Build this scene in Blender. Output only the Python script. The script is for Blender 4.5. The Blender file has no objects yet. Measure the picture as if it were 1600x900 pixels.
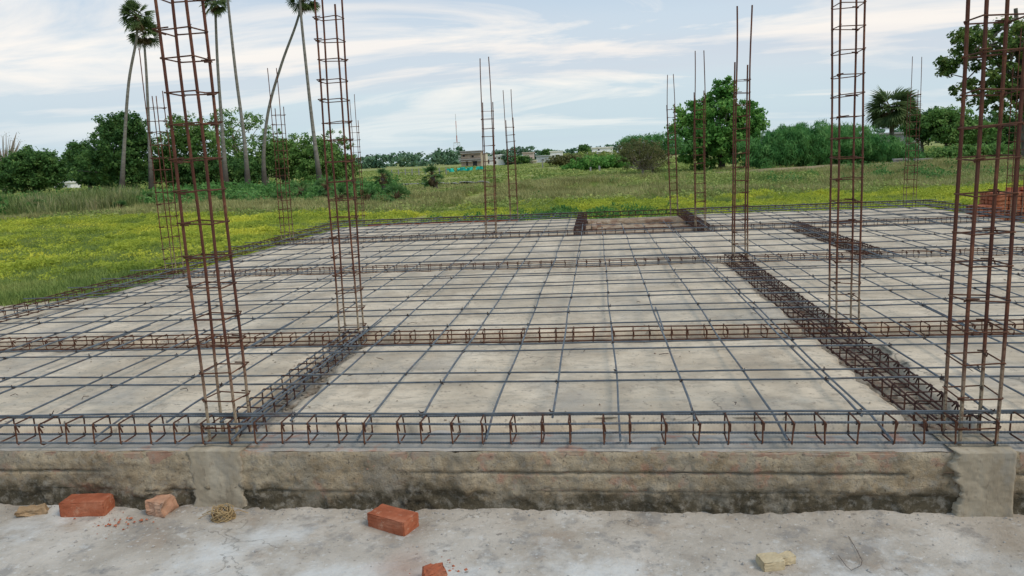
import bpy, math, random
import numpy as np
from mathutils import Vector, Matrix, Quaternion, noise
R = math.radians
rnd = random.Random(7)
rs = np.random.RandomState(11)
S = bpy.context.scene
COL = S.collection

# ------------------------------------------------------------------ camera
F_PX = 1155.0
CAM_H = 1.4
_Y = np.array([130., -209., 1155.]); _Y /= np.linalg.norm(_Y)
_X = np.array([9860., -243., -1155.]); _X = _X - _Y * _X.dot(_Y); _X /= np.linalg.norm(_X)
_Z = np.cross(_X, _Y); _Z /= np.linalg.norm(_Z)
if _Z[1] > 0: _Z = -_Z
M = np.array([_X, _Y, _Z])                       # rows: world axes seen by the camera (right, down, forward)
cam = bpy.data.cameras.new('camera'); co = bpy.data.objects.new('camera', cam); COL.objects.link(co)
cr, cd, cf = M[:, 0], M[:, 1], M[:, 2]
co.matrix_world = Matrix(((cr[0], -cd[0], -cf[0], 0), (cr[1], -cd[1], -cf[1], 0), (cr[2], -cd[2], -cf[2], CAM_H), (0, 0, 0, 1)))
cam.sensor_width = 36; cam.lens = F_PX / 1600 * 36; cam.clip_start = 0.05; cam.clip_end = 6000
S.camera = co

def ray(px, py): return M @ np.array([px - 800., py - 450., F_PX])
def gnd(px, py, z):                              # point on a level surface under a photo pixel
    d = ray(px, py); t = (z - CAM_H) / d[2]; return np.array([0, 0, CAM_H]) + t * d
def at(px, py, Y):                               # point at a distance Y under a photo pixel
    d = ray(px, py); t = Y / d[1]; return np.array([0, 0, CAM_H]) + t * d

# ------------------------------------------------------------------ light
S.view_settings.view_transform = 'Standard'; S.view_settings.look = 'None'
S.view_settings.exposure = 0.48; S.view_settings.gamma = 1
SUN_EL, SUN_AZ = R(48), R(118)                    # azimuth clockwise from +Y
W = bpy.data.worlds.new('World'); S.world = W; W.use_nodes = True
wt = W.node_tree; wn = wt.nodes; wl = wt.links; wn.clear()
def N(tree, t, **k):
    n = tree.nodes.new(t)
    for a, b in k.items():
        if a == 'ins':
            for i, v in b.items(): n.inputs[i].default_value = v
        else: setattr(n, a, b)
    return n
def ramp(tree, stops, fac=None, interp='LINEAR'):
    n = tree.nodes.new('ShaderNodeValToRGB'); cr_ = n.color_ramp; cr_.interpolation = interp
    while len(cr_.elements) < len(stops): cr_.elements.new(0.5)
    for e, (p, c) in zip(cr_.elements, stops):
        e.position = p; e.color = (c, c, c, 1) if not isinstance(c, tuple) else (*c, 1)
    if fac is not None: tree.links.new(fac, n.inputs[0])
    return n
def mix(tree, f, a, b, mode='MIX'):
    n = tree.nodes.new('ShaderNodeMix'); n.data_type = 'RGBA'; n.blend_type = mode
    for i, v in ((0, f), (6, a), (7, b)):
        if hasattr(v, 'is_output'): tree.links.new(v, n.inputs[i])
        elif isinstance(v, tuple): n.inputs[i].default_value = (*v, 1)
        else: n.inputs[i].default_value = v
    return n.outputs[2]
sky = N(wt, 'ShaderNodeTexSky', sky_type='NISHITA', sun_disc=False, sun_elevation=SUN_EL, sun_rotation=SUN_AZ, air_density=1.2, dust_density=2.5)
tc = N(wt, 'ShaderNodeTexCoord'); sp = N(wt, 'ShaderNodeSeparateXYZ'); wl.new(tc.outputs['Generated'], sp.inputs[0])
def wmath(op, a, b=None, c=None, clamp=False):
    n = wn.new('ShaderNodeMath'); n.operation = op; n.use_clamp = clamp
    for i, v in enumerate((a, b, c)):
        if v is None: continue
        if hasattr(v, 'is_output'): wl.new(v, n.inputs[i])
        else: n.inputs[i].default_value = v
    return n.outputs[0]
zz = wmath('ADD', wmath('MAXIMUM', sp.outputs[2], 0.0), 0.12)
cx = wmath('DIVIDE', sp.outputs[0], zz); cy = wmath('DIVIDE', sp.outputs[1], zz)
cv = wn.new('ShaderNodeCombineXYZ'); wl.new(cx, cv.inputs[0]); wl.new(cy, cv.inputs[1])
def wnoise(scale, detail, rough, dist, rot, sc, off):
    mp = wn.new('ShaderNodeMapping'); wl.new(cv.outputs[0], mp.inputs[0])
    mp.inputs['Rotation'].default_value = (0, 0, R(rot)); mp.inputs['Scale'].default_value = (*sc, 1); mp.inputs['Location'].default_value = (*off, 0)
    n = wn.new('ShaderNodeTexNoise'); wl.new(mp.outputs[0], n.inputs[0])
    n.inputs['Scale'].default_value = scale; n.inputs['Detail'].default_value = detail
    n.inputs['Roughness'].default_value = rough; n.inputs['Distortion'].default_value = dist
    return n.outputs[0]
elev = ramp(wt, [(0.0, 0.0), (0.36, 1.0)], sp.outputs[2]).outputs[0]
blue = mix(wt, elev, (4.0, 5.3, 6.0), (1.6, 3.6, 6.0))                    # clear air between the clouds
base = mix(wt, 0.85, sky.outputs[0], blue)
white = ramp(wt, [(0.47, 0.0), (0.62, 1.0)], wnoise(0.80, 10, 0.60, 1.3, 10, (0.55, 1.0), (6.1, 3.3))).outputs[0]
east = wmath('MULTIPLY_ADD', sp.outputs[0], 0.6, 0.45, clamp=True)
wcol = mix(wt, east, (7.3, 7.3, 7.1), (8.5, 7.7, 6.6))
c1 = mix(wt, wmath('MULTIPLY', white, 0.78), base, wcol)
grey = ramp(wt, [(0.40, 0.0), (0.58, 1.0)], wnoise(0.40, 7, 0.5, 0.5, 8, (0.42, 1.1), (5.2, 9.4))).outputs[0]
c2 = mix(wt, wmath('MULTIPLY', grey, 0.8), c1, (3.2, 4.1, 5.2))
band = ramp(wt, [(0.03, 0.0), (0.10, 0.55), (0.17, 0.55), (0.27, 0.0)], sp.outputs[2]).outputs[0]
c2 = mix(wt, wmath('MULTIPLY', band, wmath('MULTIPLY_ADD', white, 0.5, 0.5)), c2, (8.0, 7.2, 6.4))
low = ramp(wt, [(0.0, 1.0), (0.06, 0.6), (0.12, 0.0)], sp.outputs[2]).outputs[0]
c3 = mix(wt, wmath('MULTIPLY', low, 0.75), c2, (4.7, 5.5, 5.8))
bg = N(wt, 'ShaderNodeBackground'); wl.new(c3, bg.inputs[0]); bg.inputs[1].default_value = 0.10
wo = N(wt, 'ShaderNodeOutputWorld'); wl.new(bg.outputs[0], wo.inputs[0])
sun = bpy.data.lights.new('sun', 'SUN'); sun.energy = 1.5; sun.angle = R(24); sun.color = (1, 0.90, 0.76)
so = bpy.data.objects.new('sun', sun); COL.objects.link(so)
sd = Vector((math.sin(SUN_AZ) * math.cos(SUN_EL), math.cos(SUN_AZ) * math.cos(SUN_EL), math.sin(SUN_EL)))
so.rotation_euler = sd.to_track_quat('Z', 'Y').to_euler()

# ------------------------------------------------------------------ materials
def material(name, cols, scale=4.0, rough=0.85, detail=6, bump=0.0, bscale=None, bdist=0.01, spots=None, coord='Object', stretch=None, transl=0.0, extra=None, nrough=0.6, spec=0.25):
    """cols: list of (position, colour) over a noise; spots: list of (scale, lo, hi, colour, strength) laid over it."""
    m = bpy.data.materials.new(name); m.use_nodes = True; t = m.node_tree; t.nodes.clear(); L = t.links
    tcn = N(t, 'ShaderNodeTexCoord'); src = tcn.outputs[coord] if coord != 'World' else N(t, 'ShaderNodeNewGeometry').outputs['Position']
    if stretch:
        mp = N(t, 'ShaderNodeMapping'); L.new(src, mp.inputs[0]); mp.inputs['Scale'].default_value = stretch; vec = mp.outputs[0]
    else: vec = src
    n1 = N(t, 'ShaderNodeTexNoise', ins={'Scale': scale, 'Detail': detail, 'Roughness': nrough}); L.new(vec, n1.inputs[0])
    col = ramp(t, cols, n1.outputs[0]).outputs[0]
    for i, (sc, lo, hi, c, st) in enumerate(spots or []):
        off = N(t, 'ShaderNodeMapping'); L.new(vec, off.inputs[0]); off.inputs['Location'].default_value = (3.1 * i + 1.7, 5.3 * i, 2.2 * i)
        n2 = N(t, 'ShaderNodeTexNoise', ins={'Scale': sc, 'Detail': 7, 'Roughness': 0.65}); L.new(off.outputs[0], n2.inputs[0])
        fr = ramp(t, [(lo, 0.0), (hi, st)], n2.outputs[0]).outputs[0]
        col = mix(t, fr, col, c)
    if extra: col = extra(t, col, src)
    bs = N(t, 'ShaderNodeBsdfPrincipled', ins={'Roughness': rough, 'Specular IOR Level': spec}); L.new(col, bs.inputs['Base Color'])
    if bump:
        nb = N(t, 'ShaderNodeTexNoise', ins={'Scale': bscale or scale * 6, 'Detail': 8, 'Roughness': 0.7}); L.new(vec, nb.inputs[0])
        b = N(t, 'ShaderNodeBump', ins={'Strength': bump, 'Distance': bdist}); L.new(nb.outputs[0], b.inputs['Height']); L.new(b.outputs[0], bs.inputs['Normal'])
    out = N(t, 'ShaderNodeOutputMaterial')
    if transl:
        tr = N(t, 'ShaderNodeBsdfTranslucent'); L.new(col, tr.inputs[0])
        ms = N(t, 'ShaderNodeMixShader', ins={0: transl}); L.new(bs.outputs[0], ms.inputs[1]); L.new(tr.outputs[0], ms.inputs[2]); L.new(ms.outputs[0], out.inputs[0])
    else: L.new(bs.outputs[0], out.inputs[0])
    return m

def zmask(t, src, z0, z1, nscale, namp, axis=2):
    """1 below z0, 0 above z1, ragged edge: a splash or damp line with its own shape"""
    s = N(t, 'ShaderNodeSeparateXYZ'); t.links.new(src, s.inputs[0])
    nn = N(t, 'ShaderNodeTexNoise', ins={'Scale': nscale, 'Detail': 6, 'Roughness': 0.65}); t.links.new(src, nn.inputs[0])
    a = N(t, 'ShaderNodeMath', operation='MULTIPLY_ADD'); t.links.new(nn.outputs[0], a.inputs[0]); a.inputs[1].default_value = namp; t.links.new(s.outputs[axis], a.inputs[2])
    mr = N(t, 'ShaderNodeMapRange', ins={1: z0 + namp / 2, 2: z1 + namp / 2, 3: 1.0, 4: 0.0}); t.links.new(a.outputs[0], mr.inputs[0])
    return mr.outputs[0]

def ex_splash(t, col, src):                       # wet cement dried on the foot of the column bars
    g = N(t, 'ShaderNodeNewGeometry').outputs['Position']
    f = zmask(t, g, 0.12, 0.50, 9.0, 0.7)
    c = mix(t, f, col, (0.30, 0.235, 0.16))
    n = N(t, 'ShaderNodeTexNoise', ins={'Scale': 60, 'Detail': 3}); t.links.new(g, n.inputs[0])
    return mix(t, ramp(t, [(0.52, 0.0), (0.62, 0.75)], n.outputs[0]).outputs[0], c, (0.085, 0.038, 0.022))
M_RUST = material('rust_steel', [(0.3, (0.040, 0.020, 0.014)), (0.52, (0.10, 0.042, 0.024)), (0.72, (0.22, 0.095, 0.045))], 9, 0.85, bump=0.5, bscale=160, bdist=0.002)
M_RUSTD = material('dark_rust_steel', [(0.3, (0.035, 0.017, 0.014)), (0.6, (0.075, 0.032, 0.022)), (0.8, (0.13, 0.055, 0.03))], 14, 0.8, bump=0.4, bscale=160, bdist=0.002)
M_COLB = material('column_bar_steel', [(0.3, (0.060, 0.022, 0.016)), (0.52, (0.11, 0.040, 0.025)), (0.70, (0.21, 0.085, 0.045))], 7, 0.8, bump=0.5, bscale=150, bdist=0.002, extra=ex_splash)
def ex_rib(t, col, src):
    return col
M_STEEL = material('blue_grey_steel', [(0.3, (0.042, 0.049, 0.056)), (0.5, (0.085, 0.100, 0.115)), (0.72, (0.155, 0.175, 0.19))], 7, 0.5, bump=0.4, bscale=220, bdist=0.002, spots=[(3, 0.54, 0.66, (0.085, 0.045, 0.03), 0.75)], spec=0.4)
M_WIRE = material('tie_wire_steel', [(0.3, (0.03, 0.022, 0.02)), (0.7, (0.07, 0.045, 0.035))], 20, 0.7)
def ex_floor(t, col, src):
    g = N(t, 'ShaderNodeNewGeometry').outputs['Position']
    mp = N(t, 'ShaderNodeMapping'); t.links.new(g, mp.inputs[0]); mp.inputs['Scale'].default_value = (1.0, 2.4, 1)
    mp.inputs['Rotation'].default_value = (0, 0, 0.12)
    n = N(t, 'ShaderNodeTexNoise', ins={'Scale': 5, 'Detail': 8, 'Roughness': 0.7}); t.links.new(mp.outputs[0], n.inputs[0])
    c = mix(t, ramp(t, [(0.38, 0.6), (0.50, 0.0)], n.outputs[0]).outputs[0], col, (0.34, 0.29, 0.225))
    v = N(t, 'ShaderNodeTexVoronoi', feature='DISTANCE_TO_EDGE', ins={'Scale': 0.9}); 
    nz = N(t, 'ShaderNodeTexNoise', ins={'Scale': 3, 'Detail': 5}); t.links.new(g, nz.inputs[0])
    vm = N(t, 'ShaderNodeVectorMath', operation='MULTIPLY_ADD'); t.links.new(nz.outputs[1], vm.inputs[0]); vm.inputs[1].default_value = (0.5, 0.5, 0); t.links.new(g, vm.inputs[2]); t.links.new(vm.outputs[0], v.inputs[0])
    mk = N(t, 'ShaderNodeTexNoise', ins={'Scale': 0.7, 'Detail': 2}); t.links.new(g, mk.inputs[0])
    cr1 = ramp(t, [(0.0, 1.0), (0.006, 0.0)], v.outputs[0]).outputs[0]; cr2 = ramp(t, [(0.52, 0.0), (0.58, 0.7)], mk.outputs[0]).outputs[0]
    mm = N(t, 'ShaderNodeMath', operation='MULTIPLY'); t.links.new(cr1, mm.inputs[0]); t.links.new(cr2, mm.inputs[1])
    return mix(t, mm.outputs[0], c, (0.10, 0.09, 0.08))
M_FLOOR = material('floor_concrete', [(0.32, (0.374, 0.305, 0.223)), (0.48, (0.541, 0.450, 0.335)), (0.66, (0.666, 0.560, 0.426))], 1.6, 0.9, 10, bump=0.6, bscale=34, bdist=0.012, coord='World',
    spots=[(0.8, 0.50, 0.60, (0.437, 0.360, 0.264), 0.7), (2.6, 0.56, 0.62, (0.354, 0.285, 0.209), 0.5), (24, 0.57, 0.66, (0.229, 0.190, 0.152), 0.7), (1.1, 0.52, 0.66, (0.354, 0.320, 0.274), 0.6), (40, 0.70, 0.74, (0.780, 0.750, 0.700), 0.8)], extra=ex_floor)
M_TRENCH = material('trench_mortar', [(0.3, (0.19, 0.15, 0.11)), (0.48, (0.36, 0.30, 0.23)), (0.66, (0.48, 0.42, 0.34))], 9, 0.95, 8, bump=1, bscale=60, bdist=0.02, coord='World',
    spots=[(5, 0.55, 0.66, (0.24, 0.115, 0.07), 0.6), (18, 0.58, 0.66, (0.075, 0.065, 0.055), 0.7)])
def ex_damp(t, col, src):
    g = N(t, 'ShaderNodeNewGeometry').outputs['Position']
    mp = N(t, 'ShaderNodeMapping'); t.links.new(g, mp.inputs[0]); mp.inputs['Scale'].default_value = (0.55, 1, 1)
    f = zmask(t, mp.outputs[0], -0.245, -0.17, 4.0, 0.42)
    c = mix(t, f, col, (0.095, 0.078, 0.050))
    n4 = N(t, 'ShaderNodeTexNoise', ins={'Scale': 3.3, 'Detail': 7, 'Roughness': 0.7}); t.links.new(g, n4.inputs[0])
    c = mix(t, ramp(t, [(0.54, 0.0), (0.64, 0.75)], n4.outputs[0]).outputs[0], c, (0.29, 0.255, 0.195))
    n = N(t, 'ShaderNodeTexNoise', ins={'Scale': 22, 'Detail': 8, 'Roughness': 0.72}); t.links.new(g, n.inputs[0])
    c = mix(t, ramp(t, [(0.50, 0.0), (0.64, 0.8)], n.outputs[0]).outputs[0], c, (0.30, 0.27, 0.22))
    n2 = N(t, 'ShaderNodeTexNoise', ins={'Scale': 48, 'Detail': 5, 'Roughness': 0.7}); t.links.new(g, n2.inputs[0])
    c = mix(t, ramp(t, [(0.30, 0.8), (0.42, 0.0)], n2.outputs[0]).outputs[0], c, (0.05, 0.042, 0.03))
    g2 = N(t, 'ShaderNodeSeparateXYZ'); t.links.new(g, g2.inputs[0])
    return c
M_MORTAR = material('wall_mortar', [(0.32, (0.22, 0.165, 0.10)), (0.47, (0.37, 0.29, 0.19)), (0.66, (0.48, 0.40, 0.285))], 5, 0.95, 9, bump=1.0, bscale=70, bdist=0.015, coord='World',
    spots=[(4.2, 0.52, 0.64, (0.22, 0.20, 0.16), 0.7), (7, 0.57, 0.66, (0.42, 0.20, 0.14), 0.6), (30, 0.58, 0.66, (0.14, 0.115, 0.08), 0.6)], extra=ex_damp)
def ex_top(t, col, src): return col
M_WBRICK = material('mortar_smeared_brick', [(0.3, (0.27, 0.17, 0.12)), (0.5, (0.37, 0.215, 0.15)), (0.7, (0.36, 0.28, 0.20))], 9, 0.95, 8, bump=0.8, bscale=60, bdist=0.008, coord='World', spots=[(10, 0.44, 0.58, (0.35, 0.285, 0.20), 0.9)], extra=ex_damp)
M_CAP = material('plinth_top_mortar', [(0.3, (0.30, 0.27, 0.22)), (0.55, (0.40, 0.36, 0.31)), (0.75, (0.46, 0.42, 0.37))], 4, 0.95, 9, bump=0.8, bscale=60, bdist=0.008, coord='World', spots=[(6, 0.56, 0.66, (0.42, 0.20, 0.13), 0.7), (20, 0.6, 0.68, (0.16, 0.14, 0.11), 0.7)])
M_PAD = material('column_stub_concrete', [(0.3, (0.25, 0.205, 0.145)), (0.5, (0.345, 0.29, 0.21)), (0.7, (0.42, 0.365, 0.28))], 6, 0.92, 8, bump=0.5, bscale=60, bdist=0.004, coord='World', stretch=(1.6, 1, 0.7), spots=[(24, 0.56, 0.66, (0.20, 0.16, 0.115), 0.6), (4, 0.52, 0.64, (0.28, 0.26, 0.22), 0.6)])
def ex_apron(t, col, src):
    g = N(t, 'ShaderNodeNewGeometry').outputs['Position']
    # lime bloom
    n = N(t, 'ShaderNodeTexNoise', ins={'Scale': 1.15, 'Detail': 9, 'Roughness': 0.66}); mp = N(t, 'ShaderNodeMapping'); t.links.new(g, mp.inputs[0]); mp.inputs['Location'].default_value = (4.4, 8.1, 0); t.links.new(mp.outputs[0], n.inputs[0])
    c = mix(t, ramp(t, [(0.50, 0.0), (0.60, 0.75)], n.outputs[0]).outputs[0], col, (0.61, 0.60, 0.57))
    # earth stain by the right corner
    d = N(t, 'ShaderNodeVectorMath', operation='DISTANCE'); t.links.new(g, d.inputs[0]); d.inputs[1].default_value = (2.05, 3.0, -0.33)
    nn = N(t, 'ShaderNodeTexNoise', ins={'Scale': 5, 'Detail': 6}); t.links.new(g, nn.inputs[0])
    a = N(t, 'ShaderNodeMath', operation='MULTIPLY_ADD'); t.links.new(nn.outputs[0], a.inputs[0]); a.inputs[1].default_value = 0.7; t.links.new(d.outputs['Value'], a.inputs[2])
    c = mix(t, ramp(t, [(0.55, 0.65), (0.95, 0.0)], a.outputs[0]).outputs[0], c, (0.23, 0.17, 0.11))
    # brick dust round the half brick in front
    d2 = N(t, 'ShaderNodeVectorMath', operation='DISTANCE'); t.links.new(g, d2.inputs[0]); d2.inputs[1].default_value = (-0.86, 2.86, -0.33)
    a2 = N(t, 'ShaderNodeMath', operation='MULTIPLY_ADD'); t.links.new(nn.outputs[0], a2.inputs[0]); a2.inputs[1].default_value = 0.35; t.links.new(d2.outputs['Value'], a2.inputs[2])
    c = mix(t, ramp(t, [(0.22, 0.55), (0.36, 0.0)], a2.outputs[0]).outputs[0], c, (0.36, 0.22, 0.16))
    v = N(t, 'ShaderNodeTexVoronoi', feature='DISTANCE_TO_EDGE', ins={'Scale': 1.3}); vm = N(t, 'ShaderNodeVectorMath', operation='MULTIPLY_ADD')
    nz = N(t, 'ShaderNodeTexNoise', ins={'Scale': 4, 'Detail': 6}); t.links.new(g, nz.inputs[0]); t.links.new(nz.outputs[1], vm.inputs[0]); vm.inputs[1].default_value = (0.6, 0.6, 0); t.links.new(g, vm.inputs[2]); t.links.new(vm.outputs[0], v.inputs[0])
    mk = N(t, 'ShaderNodeTexNoise', ins={'Scale': 1.1, 'Detail': 3}); t.links.new(g, mk.inputs[0])
    mm = N(t, 'ShaderNodeMath', operation='MULTIPLY'); t.links.new(ramp(t, [(0.0, 1.0), (0.006, 0.0)], v.outputs[0]).outputs[0], mm.inputs[0]); t.links.new(ramp(t, [(0.53, 0.0), (0.60, 0.6)], mk.outputs[0]).outputs[0], mm.inputs[1])
    return mix(t, mm.outputs[0], c, (0.11, 0.10, 0.085))
M_APRON = material('apron_concrete', [(0.32, (0.272, 0.233, 0.191)), (0.47, (0.404, 0.356, 0.297)), (0.66, (0.525, 0.475, 0.411))], 2.4, 0.92, 10, bump=0.8, bscale=28, bdist=0.012, coord='World',
    spots=[(3.3, 0.55, 0.68, (0.313, 0.233, 0.167), 0.6), (30, 0.60, 0.68, (0.171, 0.148, 0.127), 0.75), (8, 0.54, 0.64, (0.242, 0.227, 0.210), 0.7), (34, 0.60, 0.68, (0.626, 0.613, 0.586), 0.6), (14, 0.60, 0.66, (0.525, 0.505, 0.468), 0.6)], extra=ex_apron)
M_BRICK = material('fired_brick', [(0.3, (0.24, 0.068, 0.032)), (0.5, (0.36, 0.108, 0.052)), (0.72, (0.46, 0.19, 0.11))], 9, 0.92, 9, bump=0.8, bscale=55, bdist=0.006, spots=[(26, 0.58, 0.68, (0.55, 0.33, 0.22), 0.6), (40, 0.64, 0.70, (0.16, 0.06, 0.04), 0.6)])
M_BRICKP = material('pale_brick', [(0.3, (0.36, 0.18, 0.11)), (0.5, (0.44, 0.25, 0.16)), (0.72, (0.50, 0.34, 0.24))], 11, 0.92, 9, bump=0.8, bscale=55, bdist=0.006, spots=[(20, 0.58, 0.68, (0.25, 0.11, 0.07), 0.6)])
M_FOAM = material('cream_block', [(0.3, (0.42, 0.33, 0.20)), (0.6, (0.52, 0.425, 0.27)), (0.8, (0.58, 0.50, 0.35))], 12, 0.9, bump=0.5, bscale=70, bdist=0.004)
M_STRAW = material('coir_fibre', [(0.3, (0.26, 0.17, 0.08)), (0.7, (0.46, 0.34, 0.18))], 30, 0.9)
M_STONE = material('rubble_stone', [(0.3, (0.22, 0.20, 0.18)), (0.7, (0.44, 0.42, 0.39))], 30, 0.9, coord='World')
M_SOIL = material('pit_soil', [(0.3, (0.17, 0.085, 0.055)), (0.5, (0.34, 0.25, 0.17)), (0.7, (0.42, 0.35, 0.26))], 5, 0.95, 9, bump=1, bscale=30, bdist=0.03, coord='World')
M_SAND = material('sand', [(0.3, (0.34, 0.275, 0.19)), (0.7, (0.50, 0.42, 0.31))], 3, 0.95, 9, bump=0.6, bscale=30, bdist=0.02, coord='World')
M_GROUND = material('field_ground', [(0.30, (0.13, 0.16, 0.04)), (0.45, (0.21, 0.24, 0.06)), (0.55, (0.27, 0.27, 0.085)), (0.72, (0.34, 0.29, 0.15))], 0.35, 0.95, 10, bump=0.5, bscale=6, bdist=0.05, coord='World',
    spots=[(0.09, 0.52, 0.66, (0.17, 0.23, 0.055), 0.7), (0.6, 0.60, 0.70, (0.30, 0.225, 0.13), 0.6)])
M_BERM = material('berm_earth', [(0.3, (0.20, 0.155, 0.08)), (0.5, (0.31, 0.225, 0.13)), (0.7, (0.24, 0.22, 0.09))], 0.5, 0.95, 10, bump=0.8, bscale=5, bdist=0.08, coord='World', spots=[(0.35, 0.52, 0.62, (0.14, 0.15, 0.045), 0.8)])

def leafmat(name, a, b, c, scale=1.2, tr=0.36, spots=None):
    return material(name, [(0.32, a), (0.5, b), (0.68, c)], scale, 0.75, 4, transl=tr, coord='World', spots=spots, spec=0.2)
L_DARK = leafmat('dark_leaf', (0.039, 0.094, 0.028), (0.077, 0.172, 0.044), (0.210, 0.332, 0.094), 1.0)
L_MID = leafmat('mid_leaf', (0.069, 0.156, 0.037), (0.138, 0.263, 0.062), (0.312, 0.425, 0.138), 1.0)
L_BRIGHT = leafmat('fresh_leaf', (0.066, 0.191, 0.037), (0.125, 0.293, 0.059), (0.270, 0.450, 0.104), 0.8)
L_FEATHER = leafmat('feathery_leaf', (0.053, 0.171, 0.047), (0.106, 0.265, 0.072), (0.225, 0.410, 0.130), 1.0)
L_OLIVE = leafmat('olive_leaf', (0.083, 0.090, 0.036), (0.150, 0.158, 0.058), (0.255, 0.240, 0.101), 1.0)
L_PALM = leafmat('palm_leaf', (0.053, 0.090, 0.030), (0.105, 0.160, 0.055), (0.213, 0.260, 0.097), 1.5)
L_ALM = leafmat('almond_leaf', (0.056, 0.105, 0.026), (0.119, 0.196, 0.046), (0.266, 0.308, 0.078), 1.6)
L_YPALM = leafmat('young_palm_leaf', (0.05, 0.12, 0.04), (0.10, 0.20, 0.06), (0.20, 0.30, 0.10), 1.5)
L_DEADPALM = leafmat('dead_palm_leaf', (0.09, 0.06, 0.03), (0.17, 0.12, 0.06), (0.26, 0.20, 0.11), 1.5)
L_YEL = leafmat('yellow_green_leaf', (0.238, 0.313, 0.050), (0.432, 0.486, 0.065), (0.648, 0.626, 0.080), 0.45, 0.42)
L_GRN = leafmat('grass_green_leaf', (0.149, 0.218, 0.055), (0.241, 0.310, 0.080), (0.333, 0.368, 0.110), 0.7, 0.42)
L_WEED = leafmat('weed_leaf', (0.159, 0.235, 0.057), (0.275, 0.339, 0.092), (0.423, 0.444, 0.154), 0.35, 0.3)
L_DRY = leafmat('dry_grass_leaf', (0.218, 0.205, 0.074), (0.319, 0.316, 0.120), (0.464, 0.428, 0.186), 0.5, 0.3)
L_BROAD = leafmat('broad_leaf', (0.050, 0.135, 0.033), (0.092, 0.216, 0.051), (0.168, 0.306, 0.081), 1.5, 0.3)
L_FAR = leafmat('far_leaf', (0.058, 0.126, 0.072), (0.098, 0.179, 0.101), (0.166, 0.252, 0.144), 0.15, 0.1)
M_BARK = material('grey_bark', [(0.3, (0.09, 0.075, 0.055)), (0.7, (0.21, 0.18, 0.14))], 3, 0.95, bump=0.6, bscale=12, bdist=0.03, coord='World')
M_PALMBARK = material('palm_bark', [(0.3, (0.13, 0.115, 0.095)), (0.7, (0.27, 0.25, 0.22))], 1.5, 0.95, bump=0.6, bscale=6, bdist=0.03, coord='World', stretch=(1, 1, 3),
    extra=lambda t, c, s: mix(t, zmask(t, N(t, 'ShaderNodeNewGeometry').outputs['Position'], 0.8, 3.2, 0.8, 1.6), c, (0.07, 0.06, 0.05)))
M_BRANCH = material('pale_twig', [(0.3, (0.25, 0.20, 0.16)), (0.7, (0.38, 0.33, 0.28))], 3, 0.95)
def flat(name, c, rough=0.8, d=0.8):
    return material(name, [(0.3, tuple(v * d for v in c)), (0.7, c)], 0.8, rough, 6, coord='World')
M_WHITE = flat('white_wash', (0.84, 0.82, 0.78), d=.92); M_CREAM = flat('cream_wash', (0.66, 0.58, 0.44)); M_PINK = flat('pink_wash', (0.60, 0.48, 0.42))
M_BLOCK = material('unplastered_block', [(0.3, (0.27, 0.20, 0.15)), (0.6, (0.36, 0.28, 0.22)), (0.75, (0.42, 0.35, 0.29))], 0.9, 0.95, 6, coord='World')
M_GREY = flat('grey_cement', (0.34, 0.33, 0.31)); M_DKGREY = flat('dark_cement', (0.20, 0.20, 0.20)); M_ROOF = flat('roof_sheet', (0.50, 0.52, 0.53), 0.5)
M_DARKOPEN = flat('dark_room', (0.03, 0.03, 0.035)); M_TEAL = flat('teal_cover', (0.02, 0.48, 0.38), 0.5); M_TANKB = flat('blue_tank', (0.03, 0.10, 0.45), 0.4)
M_MASTR = flat('mast_red', (0.50, 0.18, 0.13)); M_MASTW = flat('mast_white', (0.62, 0.62, 0.62)); M_RED = flat('red_paint', (0.45, 0.08, 0.05))

# ------------------------------------------------------------------ helpers
def mesh_np(name, v, f):
    """v (n,3), f (m,k) faces all of k corners"""
    v = np.asarray(v, np.float32); f = np.asarray(f, np.int32); k = f.shape[1]
    me = bpy.data.meshes.new(name); me.vertices.add(len(v)); me.vertices.foreach_set('co', v.ravel())
    me.loops.add(f.size); me.loops.foreach_set('vertex_index', f.ravel())
    me.polygons.add(len(f)); me.polygons.foreach_set('loop_start', np.arange(0, f.size, k, dtype=np.int32)); me.polygons.foreach_set('loop_total', np.full(len(f), k, np.int32))
    me.update(calc_edges=True); return me
def link(name, me, mat, parent=None, loc=None, smooth=False, kind=None, label=None):
    if mat is not None and not me.materials: me.materials.append(mat)
    if smooth: me.polygons.foreach_set('use_smooth', np.ones(len(me.polygons), bool))
    o = bpy.data.objects.new(name, me); COL.objects.link(o)
    if parent: o.parent = parent
    if loc is not None: o.location = loc
    if kind: o['kind'] = kind
    if label: o['label'] = label
    return o
def thing(name, label, cat, loc=(0, 0, 0), rz=0, group=None):
    o = bpy.data.objects.new(name, None); COL.objects.link(o); o.empty_display_size = 0.1
    o.location = tuple(loc); o.rotation_euler = (0, 0, rz); o['label'] = label; o['category'] = cat
    if group: o['group'] = group
    return o
def tag(o, label, cat, group=None):
    o['label'] = label; o['category'] = cat
    if group: o['group'] = group
    return o
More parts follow.
